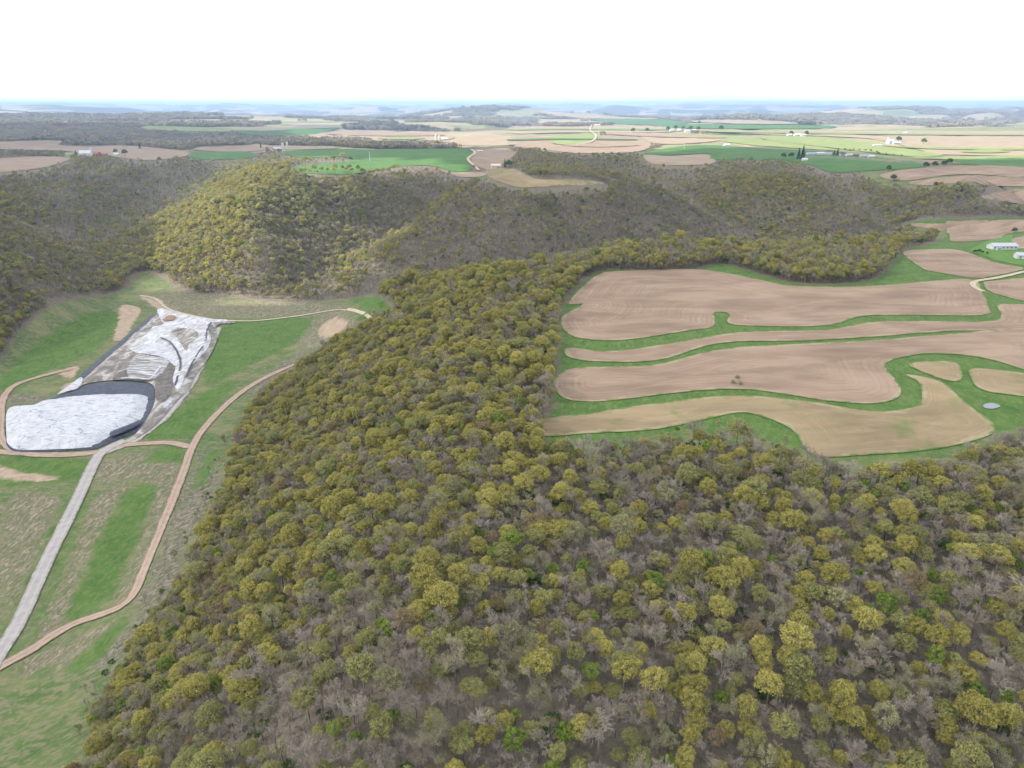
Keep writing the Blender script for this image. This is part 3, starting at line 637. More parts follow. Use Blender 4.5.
child_ribbon(cell_b, 'liner', [(348, 338), (400, 292), (520, 190), (610, 112), (660, 68)], 5.5, M['liner'], 1.4, 0.05)
child_ribbon(cell_b, 'liner', [(905, 112), (885, 150), (880, 195), (850, 240), (815, 300), (800, 345)], 1.4, M['liner'], 3.6, 0.4)
pw = wl([(247, 411), (300, 372), (344, 340), (356, 349), (335, 385), (290, 398)]); child_sheet(cell_a, 'loose_sheet', pw, M['cover'], 2.0, 1.9)

# ------------------------------------------------------------------ tree shapes
class MB:
    def __init__(s): s.v = []; s.f = []; s.m = []
    def tube(s, a, b, r0, r1, sides=4, mi=0):
        a = Vector(a); b = Vector(b); d = (b - a)
        if d.length < 1e-6: return
        d.normalize(); u = d.orthogonal().normalized(); w_ = d.cross(u); k = len(s.v)
        for (c, r) in ((a, r0), (b, r1)):
            for i in range(sides):
                t = 2 * math.pi * i / sides; s.v.append(tuple(c + (u * math.cos(t) + w_ * math.sin(t)) * r))
        for i in range(sides):
            j = (i + 1) % sides; s.f.append((k + i, k + j, k + sides + j, k + sides + i)); s.m.append(mi)
    def leaf(s, c, size, rnd, mi=0, bias=None):
        n = Vector((rnd.gauss(0, 1), rnd.gauss(0, 1), rnd.gauss(0, 1) + 0.3))
        if bias is not None: n = n.normalized() * 0.8 + bias
        if n.length < 1e-3: n = Vector((0, 0, 1))
        n.normalize(); u = n.orthogonal().normalized(); w_ = n.cross(u); t = rnd.uniform(0, 6.28)
        p = (u * math.cos(t) + w_ * math.sin(t)) * size; q = n.cross(p); c = Vector(c); k = len(s.v)
        s.v += [tuple(c - p), tuple(c - q * 0.6), tuple(c + p), tuple(c + q * 0.6)]; s.f.append((k, k + 1, k + 2, k + 3)); s.m.append(mi)
    def box(s, x0, x1, y0, y1, z0, z1, mi=0):
        k = len(s.v); s.v += [(x0, y0, z0), (x1, y0, z0), (x1, y1, z0), (x0, y1, z0), (x0, y0, z1), (x1, y0, z1), (x1, y1, z1), (x0, y1, z1)]
        for f in ((0, 3, 2, 1), (4, 5, 6, 7), (0, 1, 5, 4), (1, 2, 6, 5), (2, 3, 7, 6), (3, 0, 4, 7)): s.f.append(tuple(k + i for i in f)); s.m.append(mi)
def leafy(seed, rad=4.6, hgt=16.5, lobes=26, per=150, size=0.29, spread=1.0, sides=4, branches=True):
    """returns trunk MB and crown MB: lobes of leaves held on limbs"""
    r = random.Random(seed); T = MB(); K = MB()
    lean = Vector((r.uniform(-.6, .6), r.uniform(-.6, .6), 0))
    zc = hgt - rad * 0.95; fork = Vector((lean.x * .5, lean.y * .5, zc - rad * 0.55))
    T.tube((0, 0, -1.5), fork, 0.30, 0.20, sides)
    top = Vector((lean.x, lean.y, hgt - rad * .6)); T.tube(fork, top, 0.20, 0.09, sides)
    dirs = []
    tries = 0
    while len(dirs) < lobes and tries < 3000:
        tries += 1
        d = Vector((r.gauss(0, 1), r.gauss(0, 1), r.gauss(0.25, 0.85))).normalized()
        if d.z < -0.45: continue
        if all((d - e).length > 0.50 for e in dirs) or tries > 1500: dirs.append(d)
    for d in dirs:
        rr = rad * r.uniform(0.60, 0.92); c = Vector((d.x * rr, d.y * rr, d.z * rr * 0.88)) + Vector((lean.x, lean.y, zc))
        lr = rad * r.uniform(0.24, 0.40)
        if branches:
            s0 = fork.lerp(top, r.uniform(0, 1)); mid = s0.lerp(c, 0.55) + Vector((0, 0, -0.4)); T.tube(s0, mid, 0.10, 0.06, 3); T.tube(mid, c, 0.06, 0.03, 3)
        n = int(per * r.uniform(0.55, 1.25))
        for _ in range(n):
            q = Vector((r.gauss(0, 1), r.gauss(0, 1), r.gauss(0.35, 0.9))).normalized()
            p = c + Vector((q.x, q.y, q.z * 0.8)) * lr * (r.random() ** 0.4) * spread
            K.leaf(p, size * r.uniform(0.6, 1.35), r, bias=q * 0.9)
    return T, K
def bare(seed, rad=4.2, hgt=17.0, n1=10, n2=6, n3=5, n4=4, tw=0.06, leaves=0):
    r = random.Random(seed); T = MB(); K = MB()
    fork = Vector((r.uniform(-.3, .3), r.uniform(-.3, .3), hgt * 0.42)); T.tube((0, 0, -1.5), fork, 0.28, 0.20, 4)
    top = fork + Vector((r.uniform(-.8, .8), r.uniform(-.8, .8), hgt * 0.42)); T.tube(fork, top, 0.20, 0.07, 4)
    def branch(p, d, L, rad_, lvl):
        q = p + d * L
        (T if lvl == 0 else K).tube(p, q, rad_, rad_ * 0.55, 3)
        n = (n2, n3, n4, 0)[lvl]
        for i in range(n):
            s = p.lerp(q, r.uniform(0.3, 1.0)); nd = (d + Vector((r.gauss(0, .55), r.gauss(0, .55), r.gauss(0.12, .38)))).normalized()
            branch(s, nd, L * r.uniform(0.45, 0.7), max(rad_ * 0.5, tw * 0.55), lvl + 1)
        if leaves and lvl >= 2:
            for _ in range(leaves): K.leaf(q + Vector((r.gauss(0, .3), r.gauss(0, .3), r.gauss(0, .3))), 0.17, r, mi=1)
    for i in range(n1):
        a = i / n1 * 6.28 + r.uniform(-.3, .3); s = fork.lerp(top, (i + 0.5) / n1)
        up = 0.45 + 0.9 * i / n1; d = Vector((math.cos(a), math.sin(a), up)).normalized(); branch(s, d, rad * (1.0 - 0.45 * i / n1) * r.uniform(.8, 1.1), 0.10, 0)
    return T, K
def pine(seed, hgt=15, rad=3.2, n=900, size=0.45):
    r = random.Random(seed); T = MB(); K = MB(); T.tube((0, 0, -1), (0, 0, hgt * .9), .25, .05, 4)
    for _ in range(n):
        t = r.random() ** 0.75; z = hgt * (0.12 + 0.88 * (1 - t)); rr = rad * t * r.uniform(0.5, 1.05) * (0.85 + 0.15 * math.sin(z * 3)); a = r.uniform(0, 6.28)
        K.leaf((rr * math.cos(a), rr * math.sin(a), z - rr * .2), size * r.uniform(.6, 1.3), r)
    return T, K
PROTO = []   # (kind, level, trunk mesh, crown mesh, joined object)
def proto(kind, level, T, K, mats, trunkmat='bark'):
    t = mesh_obj('trunk', T.v, T.f, M[trunkmat], link=False); c = mesh_obj('crown', K.v, K.f, None, mats=[M[m] for m in mats], fm=K.m, link=False)
    nv = len(T.v); J = mesh_obj(kind, T.v + K.v, T.f + [tuple(i + nv for i in f) for f in K.f], None, mats=[M[trunkmat]] + [M[m] for m in mats], fm=[0] * len(T.f) + [m + 1 for m in K.m], link=False)
    PROTO.append((kind, level, t.data, c.data, J)); bpy.data.objects.remove(t); bpy.data.objects.remove(c)
for s in range(3): proto('gold', 0, *leafy(100 + s, 4.4 + .3 * s, 16 + s, 25 + 2 * s), ['gold'])
for s in range(3): proto('olive', 0, *leafy(200 + s, 4.2 + .3 * s, 15.5 + s, 24 + 2 * s, per=125, size=.28), ['olive'])
for s in range(2): proto('lime', 0, *leafy(300 + s, 3.8 + .4 * s, 14 + s, 20), ['lime'])
for s in range(2): proto('pale', 0, *leafy(400 + s, 4.4, 17, 22, per=90, size=.25), ['pale'])
for s in range(2): proto('rust', 0, *leafy(500 + s, 4.3, 16, 24, per=90, size=.25), ['rust'])
for s in range(4): proto('bare', 0, *bare(600 + s, 3.9 + .35 * s, 15.5 + s), ['twig'])
for s in range(2): proto('budding', 0, *bare(650 + s, 4.2, 16.5, n4=3, leaves=2), ['twig', 'pale'])
for s in range(2): proto('shrub', 0, *leafy(700 + s, 2.6, 5.6, 14, per=60, size=.26), ['shrub'])
for s in range(2): proto('gold', 1, *leafy(120 + s, 4.5, 16, 17, per=42, size=.60, branches=False), ['gold'])
for s in range(2): proto('olive', 1, *leafy(220 + s, 4.4, 16, 17, per=42, size=.60, branches=False), ['olive'])
proto('lime', 1, *leafy(320, 4.0, 14, 15, per=42, size=.60, branches=False), ['lime'])
proto('pale', 1, *leafy(420, 4.4, 16, 16, per=30, size=.50, branches=False), ['pale'])
proto('rust', 1, *leafy(520, 4.3, 16, 16, per=30, size=.50, branches=False), ['rust'])
for s in range(2): proto('bare', 1, *bare(620 + s, 4.2, 16, n1=7, n2=4, n3=4, n4=0, tw=0.16), ['twig'])
proto('shrub', 1, *leafy(720, 3.0, 7, 12, per=16, size=.6, branches=False), ['shrub'])
def clump(seed, n=9, reach=13):
    r = random.Random(seed); T = MB(); K = MB(); T.tube((0, 0, -2), (0, 0, 6), .4, .2, 3)
    for _ in range(n):
        a = r.uniform(0, 6.28); d = reach * math.sqrt(r.random()); c = Vector((d * math.cos(a), d * math.sin(a), r.uniform(6, 9))); mi = r.choice([0, 0, 0, 1, 1, 2])
        for _ in range(46):
            q = Vector((r.gauss(0, 1), r.gauss(0, 1), r.gauss(.3, 1))).normalized(); K.leaf(c + Vector((q.x * 4.6, q.y * 4.6, q.z * (4.2 if q.z > 0 else 8))) * r.uniform(.7, 1), 1.5 * r.uniform(.6, 1.3), r, mi=mi, bias=q)
    return T, K
for s in range(4): proto('clump', 2, *clump(800 + s), ['twig', 'olive', 'gold'])
proto('pine', 0, *pine(900), ['pine'])
proto('round', 0, *leafy(910, 3.9, 8.6, 20, per=60, size=.42), ['shrub'])
proto('island', 0, *leafy(911, 3.0, 4.6, 14, per=40, size=.3), ['pale'])

KIDX = {}
for i, p in enumerate(PROTO): KIDX.setdefault((p[0], p[1]), []).append(i)

# ------------------------------------------------------------------ where the trees stand
def lifted(px, lift, n): return ground(smooth_px(px, True, n), lift)
for _, px in FARF:
    for lf in (3, 6, 9): OPEN.append(lifted(px, lf, 3))
for lf in (4, 8): OPEN.append(lifted(FARM_PX, lf, 2))
def mix_at(x, y, lvl):
    """cumulative share of each kind of tree at a place"""
    n = len(x); n1 = fbm(x / 45.0, y / 45.0, 71, 3); n2 = fbm(x / 60.0, y / 60.0, 73, 3)
    slope = sstep(60, -10, x) * sstep(700, 560, y) * sstep(110, 175, y)                # the wooded flank left of the ploughed shoulder: mostly gold oaks
    grey = np.exp(-(((x - 30) / 75) ** 2 + ((y - 140) / 38) ** 2))
    east = sstep(40, 110, x) * sstep(230, 200, y)
    hillb = np.exp(-(((x + 420) / 150) ** 2 + ((y - 1000) / 300) ** 2))  # spur's sunlight partly put into colour: paler, golder, fewer bare trees
    asp = np.clip((H(x + 12, y) - H(x - 12, y)) / 24.0 * 2.3 - (H(x, y + 12) - H(x, y - 12)) / 24.0 * 0.3, -.6, .6)   # + on slopes that face west; tree colour by slope stands in for relief shading
    bare_ = np.clip(-0.34 * asp * sstep(500, 700, y) + 0.34 - 0.20 * slope + 0.50 * grey + 0.05 * east + (n1 - .5) * 1.5 + 0.20 * sstep(640, 760, y) + 0.28 * sstep(-25, -65, H(x, y)) * sstep(500, 700, y) - 0.10 * sstep(-30, -5, H(x, y)) * sstep(600, 700, y) - 0.50 * hillb - 0.14 * sstep(400, 480, y) * sstep(660, 620, y), 0.03, 0.9)  # greyer trees on east slopes and in hollows paint in their shade
    gold = np.clip(0.34 * asp * sstep(500, 700, y) + 0.18 + 0.30 * slope + 0.05 * east + (n2 - .5) * 0.5 + 0.40 * hillb + 0.12 * sstep(400, 480, y) * sstep(660, 620, y) - 0.13 * sstep(640, 760, y), 0.03, .7)  # more gold on west slopes, painting them as the sunny side
    olive = np.clip(np.full(n, 0.24) + 0.1 * slope, 0, 1); lime = np.full(n, 0.035) + 0.05 * east + 0.03 * sstep(700, 500, y); pale = np.full(n, 0.10) + 0.35 * hillb; rust = np.full(n, 0.05); bud = np.full(n, 0.12 if lvl == 0 else 0.0); shrub = np.full(n, 0.05)
    S = np.stack([bare_ * 1.3, gold, olive, lime, pale, rust, bud, shrub], 1); S = S / S.sum(1, keepdims=True)
    return np.cumsum(S, 1)
KN = ['bare', 'gold', 'olive', 'lime', 'pale', 'rust', 'budding', 'shrub']
def scatter(y0, y1, sp, margin=1.0):
    xs_ = np.arange(-0.86 * y1 - 90, 0.86 * y1 + 90, sp); ys_ = np.arange(y0, y1, sp * 0.95)
    a, b = np.meshgrid(xs_, ys_); a = a + (np.arange(len(ys_)) % 2)[:, None] * sp / 2
    a = a.ravel() + rng.uniform(-.36, .36, a.size) * sp; b = b.ravel() + rng.uniform(-.36, .36, b.size) * sp
    m = np.abs(a) < 0.86 * np.maximum(b, 0) + 90; return a[m], b[m]
def wooded(x, y, grow=1.5):
    ok = np.ones(x.shape, bool)
    for p in OPEN:
        s = signed(p, x, y, 12); ok &= s < -grow * (0.2 + 1.6 * fbm(x / 14, y / 14, 81, 2))
    return ok
TX, TY, TK, TS = [], [], [], []
def add_trees(x, y, lvl, force=None, small=False):
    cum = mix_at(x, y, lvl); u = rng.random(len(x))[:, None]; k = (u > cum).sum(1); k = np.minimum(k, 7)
    for i in range(len(x)):
        kn = force or KN[k[i]]; l = lvl
        ids = KIDX.get((kn, l)) or KIDX[(kn, 0)]
        TX.append(x[i]); TY.append(y[i]); TK.append(ids[rng.integers(len(ids))]); TS.append(rng.uniform(.35, .6) if small else (min(0.86, rng.lognormal(-0.73, 0.22)) * (1.0 if lvl == 0 else 1.2) if kn != 'shrub' else rng.uniform(.6, 1.1)))
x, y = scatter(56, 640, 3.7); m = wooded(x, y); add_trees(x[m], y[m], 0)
x, y = scatter(150, 640, 4.2); m = wooded(x, y, 2.0) & ~wooded(x, y, 7.0); add_trees(x[m], y[m], 0, small=True)
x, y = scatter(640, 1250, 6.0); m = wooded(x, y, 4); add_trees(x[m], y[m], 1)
x, y = scatter(760, 1300, 5.2); m = wooded(x, y, 4) & (((x + 390) / 190) ** 2 + ((y - 1000) / 300) ** 2 < 1) & (rng.random(len(x)) < 0.8); add_trees(x[m], y[m], 1)
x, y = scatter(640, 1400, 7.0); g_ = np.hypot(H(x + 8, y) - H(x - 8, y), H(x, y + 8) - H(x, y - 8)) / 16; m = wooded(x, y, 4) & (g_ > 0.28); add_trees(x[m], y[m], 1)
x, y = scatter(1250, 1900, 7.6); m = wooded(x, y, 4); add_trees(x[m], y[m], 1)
x, y = scatter(1900, 3600, 23.0); m = (farwood_mask(x, y) > 0.5) & wooded(x, y, 4); add_trees(x[m], y[m], 1, 'clump') if False else None
fx_, fy_ = x[m], y[m]
for i in range(len(fx_)): TX.append(fx_[i]); TY.append(fy_[i]); TK.append(KIDX[('clump', 2)][rng.integers(4)]); TS.append(rng.uniform(.8, 1.25))
x, y = scatter(3600, 9000, 44.0); m = (farwood_mask(x, y) > 0.5) & wooded(x, y, 4); fx_, fy_ = x[m], y[m]
for i in range(len(fx_)): TX.append(fx_[i]); TY.append(fy_[i]); TK.append(KIDX[('clump', 2)][rng.integers(4)]); TS.append(rng.uniform(1.3, 1.9))
FOOT = W([(226, 480), (196, 555), (166, 612), (124, 668), (92, 730), (150, 690), (190, 612), (215, 555)], True, 3)
BAND = W([(205, 470), (232, 430), (240, 470), (205, 560), (170, 622), (120, 690), (85, 740), (78, 700), (120, 640), (150, 600), (175, 550), (195, 500)], True, 3)
x, y = scatter(120, 520, 6.5); m = inside(BAND, x, y) & (rng.random(len(x)) < 0.55)
for a_, b_ in zip(x[m], y[m]):
    kn = random.choice(['bare', 'bare', 'budding', 'pale', 'shrub']); TX.append(a_); TY.append(b_); TK.append(random.choice(KIDX[(kn, 0)])); TS.append(random.uniform(.22, .42) if kn != 'shrub' else random.uniform(.3, .5))
POCKET = W([(640, 446), (680, 434), (740, 430), (775, 440), (792, 456), (700, 456)], True, 3)
x, y = scatter(180, 300, 4.5); m = inside(POCKET, x, y) & (rng.random(len(x)) < 0.5)
for a_, b_ in zip(x[m], y[m]):
    kn = random.choice(['pale', 'budding', 'pale', 'lime', 'bare']); TX.append(a_); TY.append(b_); TK.append(random.choice(KIDX[(kn, 0)])); TS.append(random.uniform(.18, .36))
# hedgerows and grove edges far out
for line, kinds, sp in [([(-20, 156), (20, 154.5), (56, 156)], ['clump'], 22), ([(300, 177), (360, 176), (400, 170)], ['gold', 'lime', 'olive'], 10), ([(512, 151), (540, 153)], ['clump'], 25), ([(840, 149.5), (905, 157.5)], ['shrub'], 30)]:
    P = ground(np.array(line, float)); seg = np.hypot(*np.diff(P, axis=0).T); s = np.concatenate([[0], np.cumsum(seg)])
    for q in np.arange(0, s[-1], sp):
        kn = random.choice(kinds); ids = KIDX.get((kn, 2)) or KIDX[(kn, 1)]
        TX.append(np.interp(q, s, P[:, 0]) + random.uniform(-4, 4)); TY.append(np.interp(q, s, P[:, 1]) + random.uniform(-6, 6)); TK.append(random.choice(ids)); TS.append(random.uniform(.7, 1.0))
TX = np.array(TX); TY = np.array(TY); TK = np.array(TK); TS = np.array(TS); TR = rng.uniform(0, 6.28, len(TX)); TV = np.column_stack([TS * rng.uniform(.85, 1.2, len(TX)), TS * rng.uniform(.85, 1.2, len(TX)), TS * rng.uniform(.82, 1.22, len(TX))]); TZ = H(TX, TY) - 0.2
print('trees', len(TX))

# the largest trees in the picture are objects of their own
cu, cv, dep = project(TX, TY, TZ + 12 * TS)
cand = np.where((cu > 4) & (cu < 1020) & (cv > 110) & (cv < 664) & (dep > 0) & (TY < 640) & np.array([PROTO[k][1] == 0 and PROTO[k][0] != 'shrub' for k in TK]))[0]
cand = cand[np.argsort(-(TS[cand] / dep[cand]))][:282]
LOOK = {'gold': ('oak_tree', ['golden-budding oak', 'yellow-olive budding oak', 'mustard-coloured budding oak']), 'olive': ('oak_tree', ['dull olive-green tree', 'olive-green leafing tree']),
        'lime': ('maple_tree', ['bright lime-green leafing tree', 'fresh green leafing tree']), 'pale': ('aspen_tree', ['pale grey-green leafing tree']), 'rust': ('maple_tree', ['rusty tan budding tree']),
        'bare': ('bare_tree', ['leafless grey-brown tree', 'bare grey twiggy tree']), 'budding': ('bare_tree', ['grey tree with pale buds'])}
NEIGH = {'gold': 'a golden oak', 'olive': 'an olive-green tree', 'lime': 'a lime-green tree', 'pale': 'a pale-green tree', 'rust': 'a rusty tree', 'bare': 'a bare tree', 'budding': 'a budding tree', 'shrub': 'a green shrub', 'clump': 'a copse', 'pine': 'a pine'}
used_labels = set()
def spell(n):
    ones = 'zero one two three four five six seven eight nine ten eleven twelve thirteen fourteen fifteen sixteen seventeen eighteen nineteen'.split()
    tens = ' ten twenty thirty forty fifty sixty seventy eighty ninety'.split(' ')
    return ones[n] if n < 20 else ('one hundred' if n > 99 else tens[n // 10] + ('-' + ones[n % 10] if n % 10 else ''))
def place_tree(k, x, y, z, s, rz, label, group, name, cat='tree', sz=1.0):
    root = empty(name, (x, y, z), rz); root.scale = (s, s, s * sz); tag(root, label, cat, group)
    for nm, me_ in (('trunk', PROTO[k][2]), ('crown', PROTO[k][3])):
        o = bpy.data.objects.new(nm, me_); COL.objects.link(o); o.parent = root
    return root
isel = set(cand.tolist())
for i in cand:
    kind = PROTO[TK[i]][0]; nm, ls = LOOK[kind]
    dd = np.hypot(TX - TX[i], TY - TY[i]); dd[i] = 1e9; j = int(np.argmin(dd))
    size = 'small ' if TS[i] < 0.48 else ('tall ' if TS[i] > 0.74 else '')
    lab = '%s%s beside %s, %s percent across, %s percent down' % (size, ls[i % len(ls)], NEIGH[PROTO[TK[j]][0]], spell(round(cu[i] / 10.24)), spell(round(cv[i] / 7.68)))
    if lab in used_labels: lab = lab.replace(' beside ', ' close beside ')
    if lab in used_labels: lab = lab.replace('close beside', 'standing near')
    if lab in used_labels: lab = lab.replace('standing near', 'growing near')
    used_labels.add(lab)
    rt = place_tree(TK[i], TX[i], TY[i], TZ[i], TS[i], TR[i], lab, 'trees of the near wood', nm); rt.scale = TV[i]
keep = np.array([i not in isel for i in range(len(TX))])
pm = bpy.data.meshes.new('forest'); pts = np.column_stack([TX, TY, TZ])[keep].astype(np.float32)
pm.vertices.add(len(pts)); pm.vertices.foreach_set('co', pts.ravel())
for nm, ty, arr in (('kindi', 'INT', TK[keep].astype(np.int32)), ('rz', 'FLOAT', TR[keep].astype(np.float32))):
    a = pm.attributes.new(nm, ty, 'POINT'); a.data.foreach_set('value', arr)
a = pm.attributes.new('scl', 'FLOAT_VECTOR', 'POINT'); a.data.foreach_set('vector', TV[keep].astype(np.float32).ravel())
forest = bpy.data.objects.new('forest', pm); COL.objects.link(forest); tag(forest, 'spring woodland of golden, olive and bare grey trees over slopes and valleys', 'forest', kind='stuff')
ng = bpy.data.node_groups.new('forest', 'GeometryNodeTree')
ng.interface.new_socket('Geometry', in_out='INPUT', socket_type='NodeSocketGeometry'); ng.interface.new_socket('Geometry', in_out='OUTPUT', socket_type='NodeSocketGeometry')
gi = ng.nodes.new('NodeGroupInput'); go = ng.nodes.new('NodeGroupOutput'); jn = ng.nodes.new('GeometryNodeJoinGeometry')
def named(nm, typ):
    a = ng.nodes.new('GeometryNodeInputNamedAttribute'); a.data_type = typ; a.inputs['Name'].default_value = nm; return a.outputs['Attribute']
ak, as_, ar = named('kindi', 'INT'), named('scl', 'FLOAT_VECTOR'), named('rz', 'FLOAT')
cb = ng.nodes.new('ShaderNodeCombineXYZ'); ng.links.new(ar, cb.inputs['Z'])
for i, p in enumerate(PROTO):
    oi = ng.nodes.new('GeometryNodeObjectInfo'); oi.inputs['Object'].default_value = p[4]; oi.inputs['As Instance'].default_value = True
    cmp_ = ng.nodes.new('FunctionNodeCompare'); cmp_.data_type = 'INT'; cmp_.operation = 'EQUAL'
    ints = [s for s in cmp_.inputs if s.type == 'INT']; ng.links.new(ak, ints[0]); ints[1].default_value = i
    iop = ng.nodes.new('GeometryNodeInstanceOnPoints'); ng.links.new(gi.outputs[0], iop.inputs['Points']); ng.links.new(cmp_.outputs[0], iop.inputs['Selection'])
    ng.links.new(oi.outputs['Geometry'], iop.inputs['Instance']); ng.links.new(cb.outputs[0], iop.inputs['Rotation']); ng.links.new(as_, iop.inputs['Scale'])
    ng.links.new(iop.outputs[0], jn.inputs[0])
ng.links.new(jn.outputs[0], go.inputs[0])
md = forest.modifiers.new('forest', 'NODES'); md.node_group = ng

# ------------------------------------------------------------------ single trees standing in the open
def at(px, py):
    g = ground(np.array([[px, py]], float))[0]; return float(g[0]), float(g[1]), float(H(g[0], g[1]))
def single(kind, px, py, hpx, label, name='tree', lvl=0, group='lone trees in the farmland', cat='tree', wide=1.0):
    if kind == 'shrub': kind = 'round'
    x, y, z = at(px, py); _, _, d = project(x, y, z); k = KIDX[(kind, lvl)][0]
    base_h = {'round': 8.6, 'island': 4.6, 'pine': 15.0}.get(kind, 16.5); s = hpx * d / FPX / base_h
    r = place_tree(k, x, y, z, s, random.uniform(0, 6), label, group, name, cat); r.scale = (s * wide, s * wide, s); return r
for a in [('shrub', 1014, 233.5, 6, 'round dark green tree on the grass strip behind the white shed'),
          ('shrub', 974.6, 253.5, 4, 'leftmost of the small dark shrubs on the lawn before the shed'), ('shrub', 978.8, 253.3, 4.5, 'darkest, second of the small shrubs on the lawn before the shed'),
          ('shrub', 982.4, 253.6, 3, 'third of the small shrubs on the lawn before the shed'), ('shrub', 987, 254.5, 3, 'rightmost low shrub on the lawn before the white shed'),
          ('shrub', 888, 171.5, 6, 'dark tree at the left tip of the brown field below the hamlet'), ('shrub', 893, 181.5, 7, 'dark tree on the grass strip between two brown fields'),
          ('shrub', 925, 168.5, 6.5, 'first dark tree from left above the brown field'), ('shrub', 934, 168, 6.5, 'second dark tree from left above the brown field'), ('shrub', 943, 167, 6, 'third dark tree from left above the brown field'), ('shrub', 949, 165.5, 7, 'tallest and last dark tree of the row above the brown field'),
          ('shrub', 935, 187, 5, 'lone bush on the lower edge of the far brown field'), ('shrub', 923, 144.5, 6, 'round tree alone in the sunny pale fields right of the white farm'),
          ('shrub', 633, 133, 5, 'left one of two dark trees in the far pale strips'), ('shrub', 647, 133, 5, 'right one of two dark trees in the far pale strips'), ('shrub', 721, 131, 5.5, 'round tree alone right of the far farmstead'), ('shrub', 699, 124.5, 3.5, 'tiny dark tree alone near the far woods'),
          ('gold', 306, 166, 10, 'yellow-green tree left of the clump beside the green field'), ('gold', 326, 165, 9, 'first yellow-green tree of the clump in the green field'), ('lime', 334, 164, 10, 'second, greener tree of the clump in the green field'), ('gold', 343, 163.5, 11, 'third, tallest tree of the clump in the green field'),
          ('lime', 351, 163.5, 8, 'last small tree at the right of the clump in the green field'), ('gold', 316, 149, 6, 'pale yellow tree at the left above the green field'), ('pale', 327, 149, 6, 'pale tree above the green field, right of the yellow one'),
          ('pine', 798, 160, 12, 'tall dark spruce at the left end of the hamlet'), ('pine', 802, 160, 14, 'tallest dark spruce at the left end of the hamlet'), ('pine', 834, 155.5, 6, 'dark spruce behind the roofs in mid hamlet'), ('pine', 837, 156, 7.5, 'taller dark spruce among the roofs in mid hamlet'),
          ('shrub', 783, 159, 6, 'rounded dark tree in the green field left of the hamlet'), ('shrub', 791, 159, 6.5, 'second rounded dark tree left of the hamlet'), ('shrub', 898, 142.5, 6, 'dark trees behind the white farm in sunshine'),
          ('pine', 76.5, 156, 6, 'dark conifer left of the white barn'), ('shrub', 125.5, 156, 6.5, 'round tree at the right end of the left-hand farm'), ('shrub', 116, 154, 5, 'dark tree behind the small white house'), ('pine', 140, 149, 6, 'lone dark conifer at the edge of woods beyond the farm'),
          ('pine', 505, 168, 9, 'dark conifer right beside the beige shed'), ('shrub', 509, 168, 8, 'round dark tree right of the beige shed'), ('shrub', 791, 136, 5, 'dark tree in front of the far sunny farmstead'), ('shrub', 806, 136, 5, 'dark tree right of the far sunny farmstead'), ('pine', 261, 148, 5, 'tiny dark conifer left of the silos')]:
    single(a[0], a[1], a[2], a[3], a[4], name={'shrub': 'round_tree', 'pine': 'conifer', 'gold': 'oak_tree', 'lime': 'maple_tree', 'pale': 'aspen_tree'}[a[0]])
# the two tall pale bare trees and thicket bushes nearer by
M['palebark_tw'] = mat_leaf('pale_twig', (0.36, 0.33, 0.30), (0.44, 0.41, 0.37), trans=0)
T_, K_ = bare(990, 3.4, 21, n1=7, n2=4, n3=3, n4=2, tw=.06); proto('palebare', 0, T_, K_, ['palebark_tw'], 'pale_bark'); KIDX[('palebare', 0)] = [len(PROTO) - 1]
for px, py, hp, lb in [(1006, 622, 62, 'tall white-barked leaning dead tree at the right edge of the near wood'), (1019, 470, 36, 'pale bare tree beside the field corner at the right edge')]:
    x, y, z = at(px, py); _, _, d = project(x, y, z); s = hp * d / FPX / 19
    r_ = place_tree(KIDX[('palebare', 0)][0], x, y, z, s, 1.0, lb, 'pale dead trees', 'dead_tree')
    r_.rotation_euler = (0.0, 0.13, 0.4)

# ------------------------------------------------------------------ buildings
def pm_(name, c, rough=0.7, lo=0.85): return mat_simple(name, tuple(v * lo for v in c), c, 1.2, rough)
M['wwall'] = pm_('white_siding', (0.62, 0.62, 0.60)); M['groof'] = pm_('grey_metal_roof', (0.42, 0.44, 0.48), 0.5); M['droof'] = pm_('dark_shingle', (0.13, 0.13, 0.14)); M['rwall'] = pm_('red_siding', (0.36, 0.10, 0.08)); M['rroof'] = pm_('red_roof', (0.30, 0.13, 0.11))
M['bwall'] = pm_('beige_siding', (0.62, 0.55, 0.42)); M['wroof'] = pm_('white_metal_roof', (0.52, 0.54, 0.58), 0.5); M['concrete'] = pm_('silo_concrete', (0.55, 0.53, 0.50)); M['glass'] = pm_('window_glass', (0.06, 0.07, 0.09), 0.2); M['door'] = pm_('door_grey', (0.30, 0.31, 0.33)); M['bluroof'] = pm_('blue_roof', (0.30, 0.36, 0.46), 0.5)
def child(root, name, mb, mat): return mesh_obj(name, mb.v, mb.f, M[mat], parent=root)
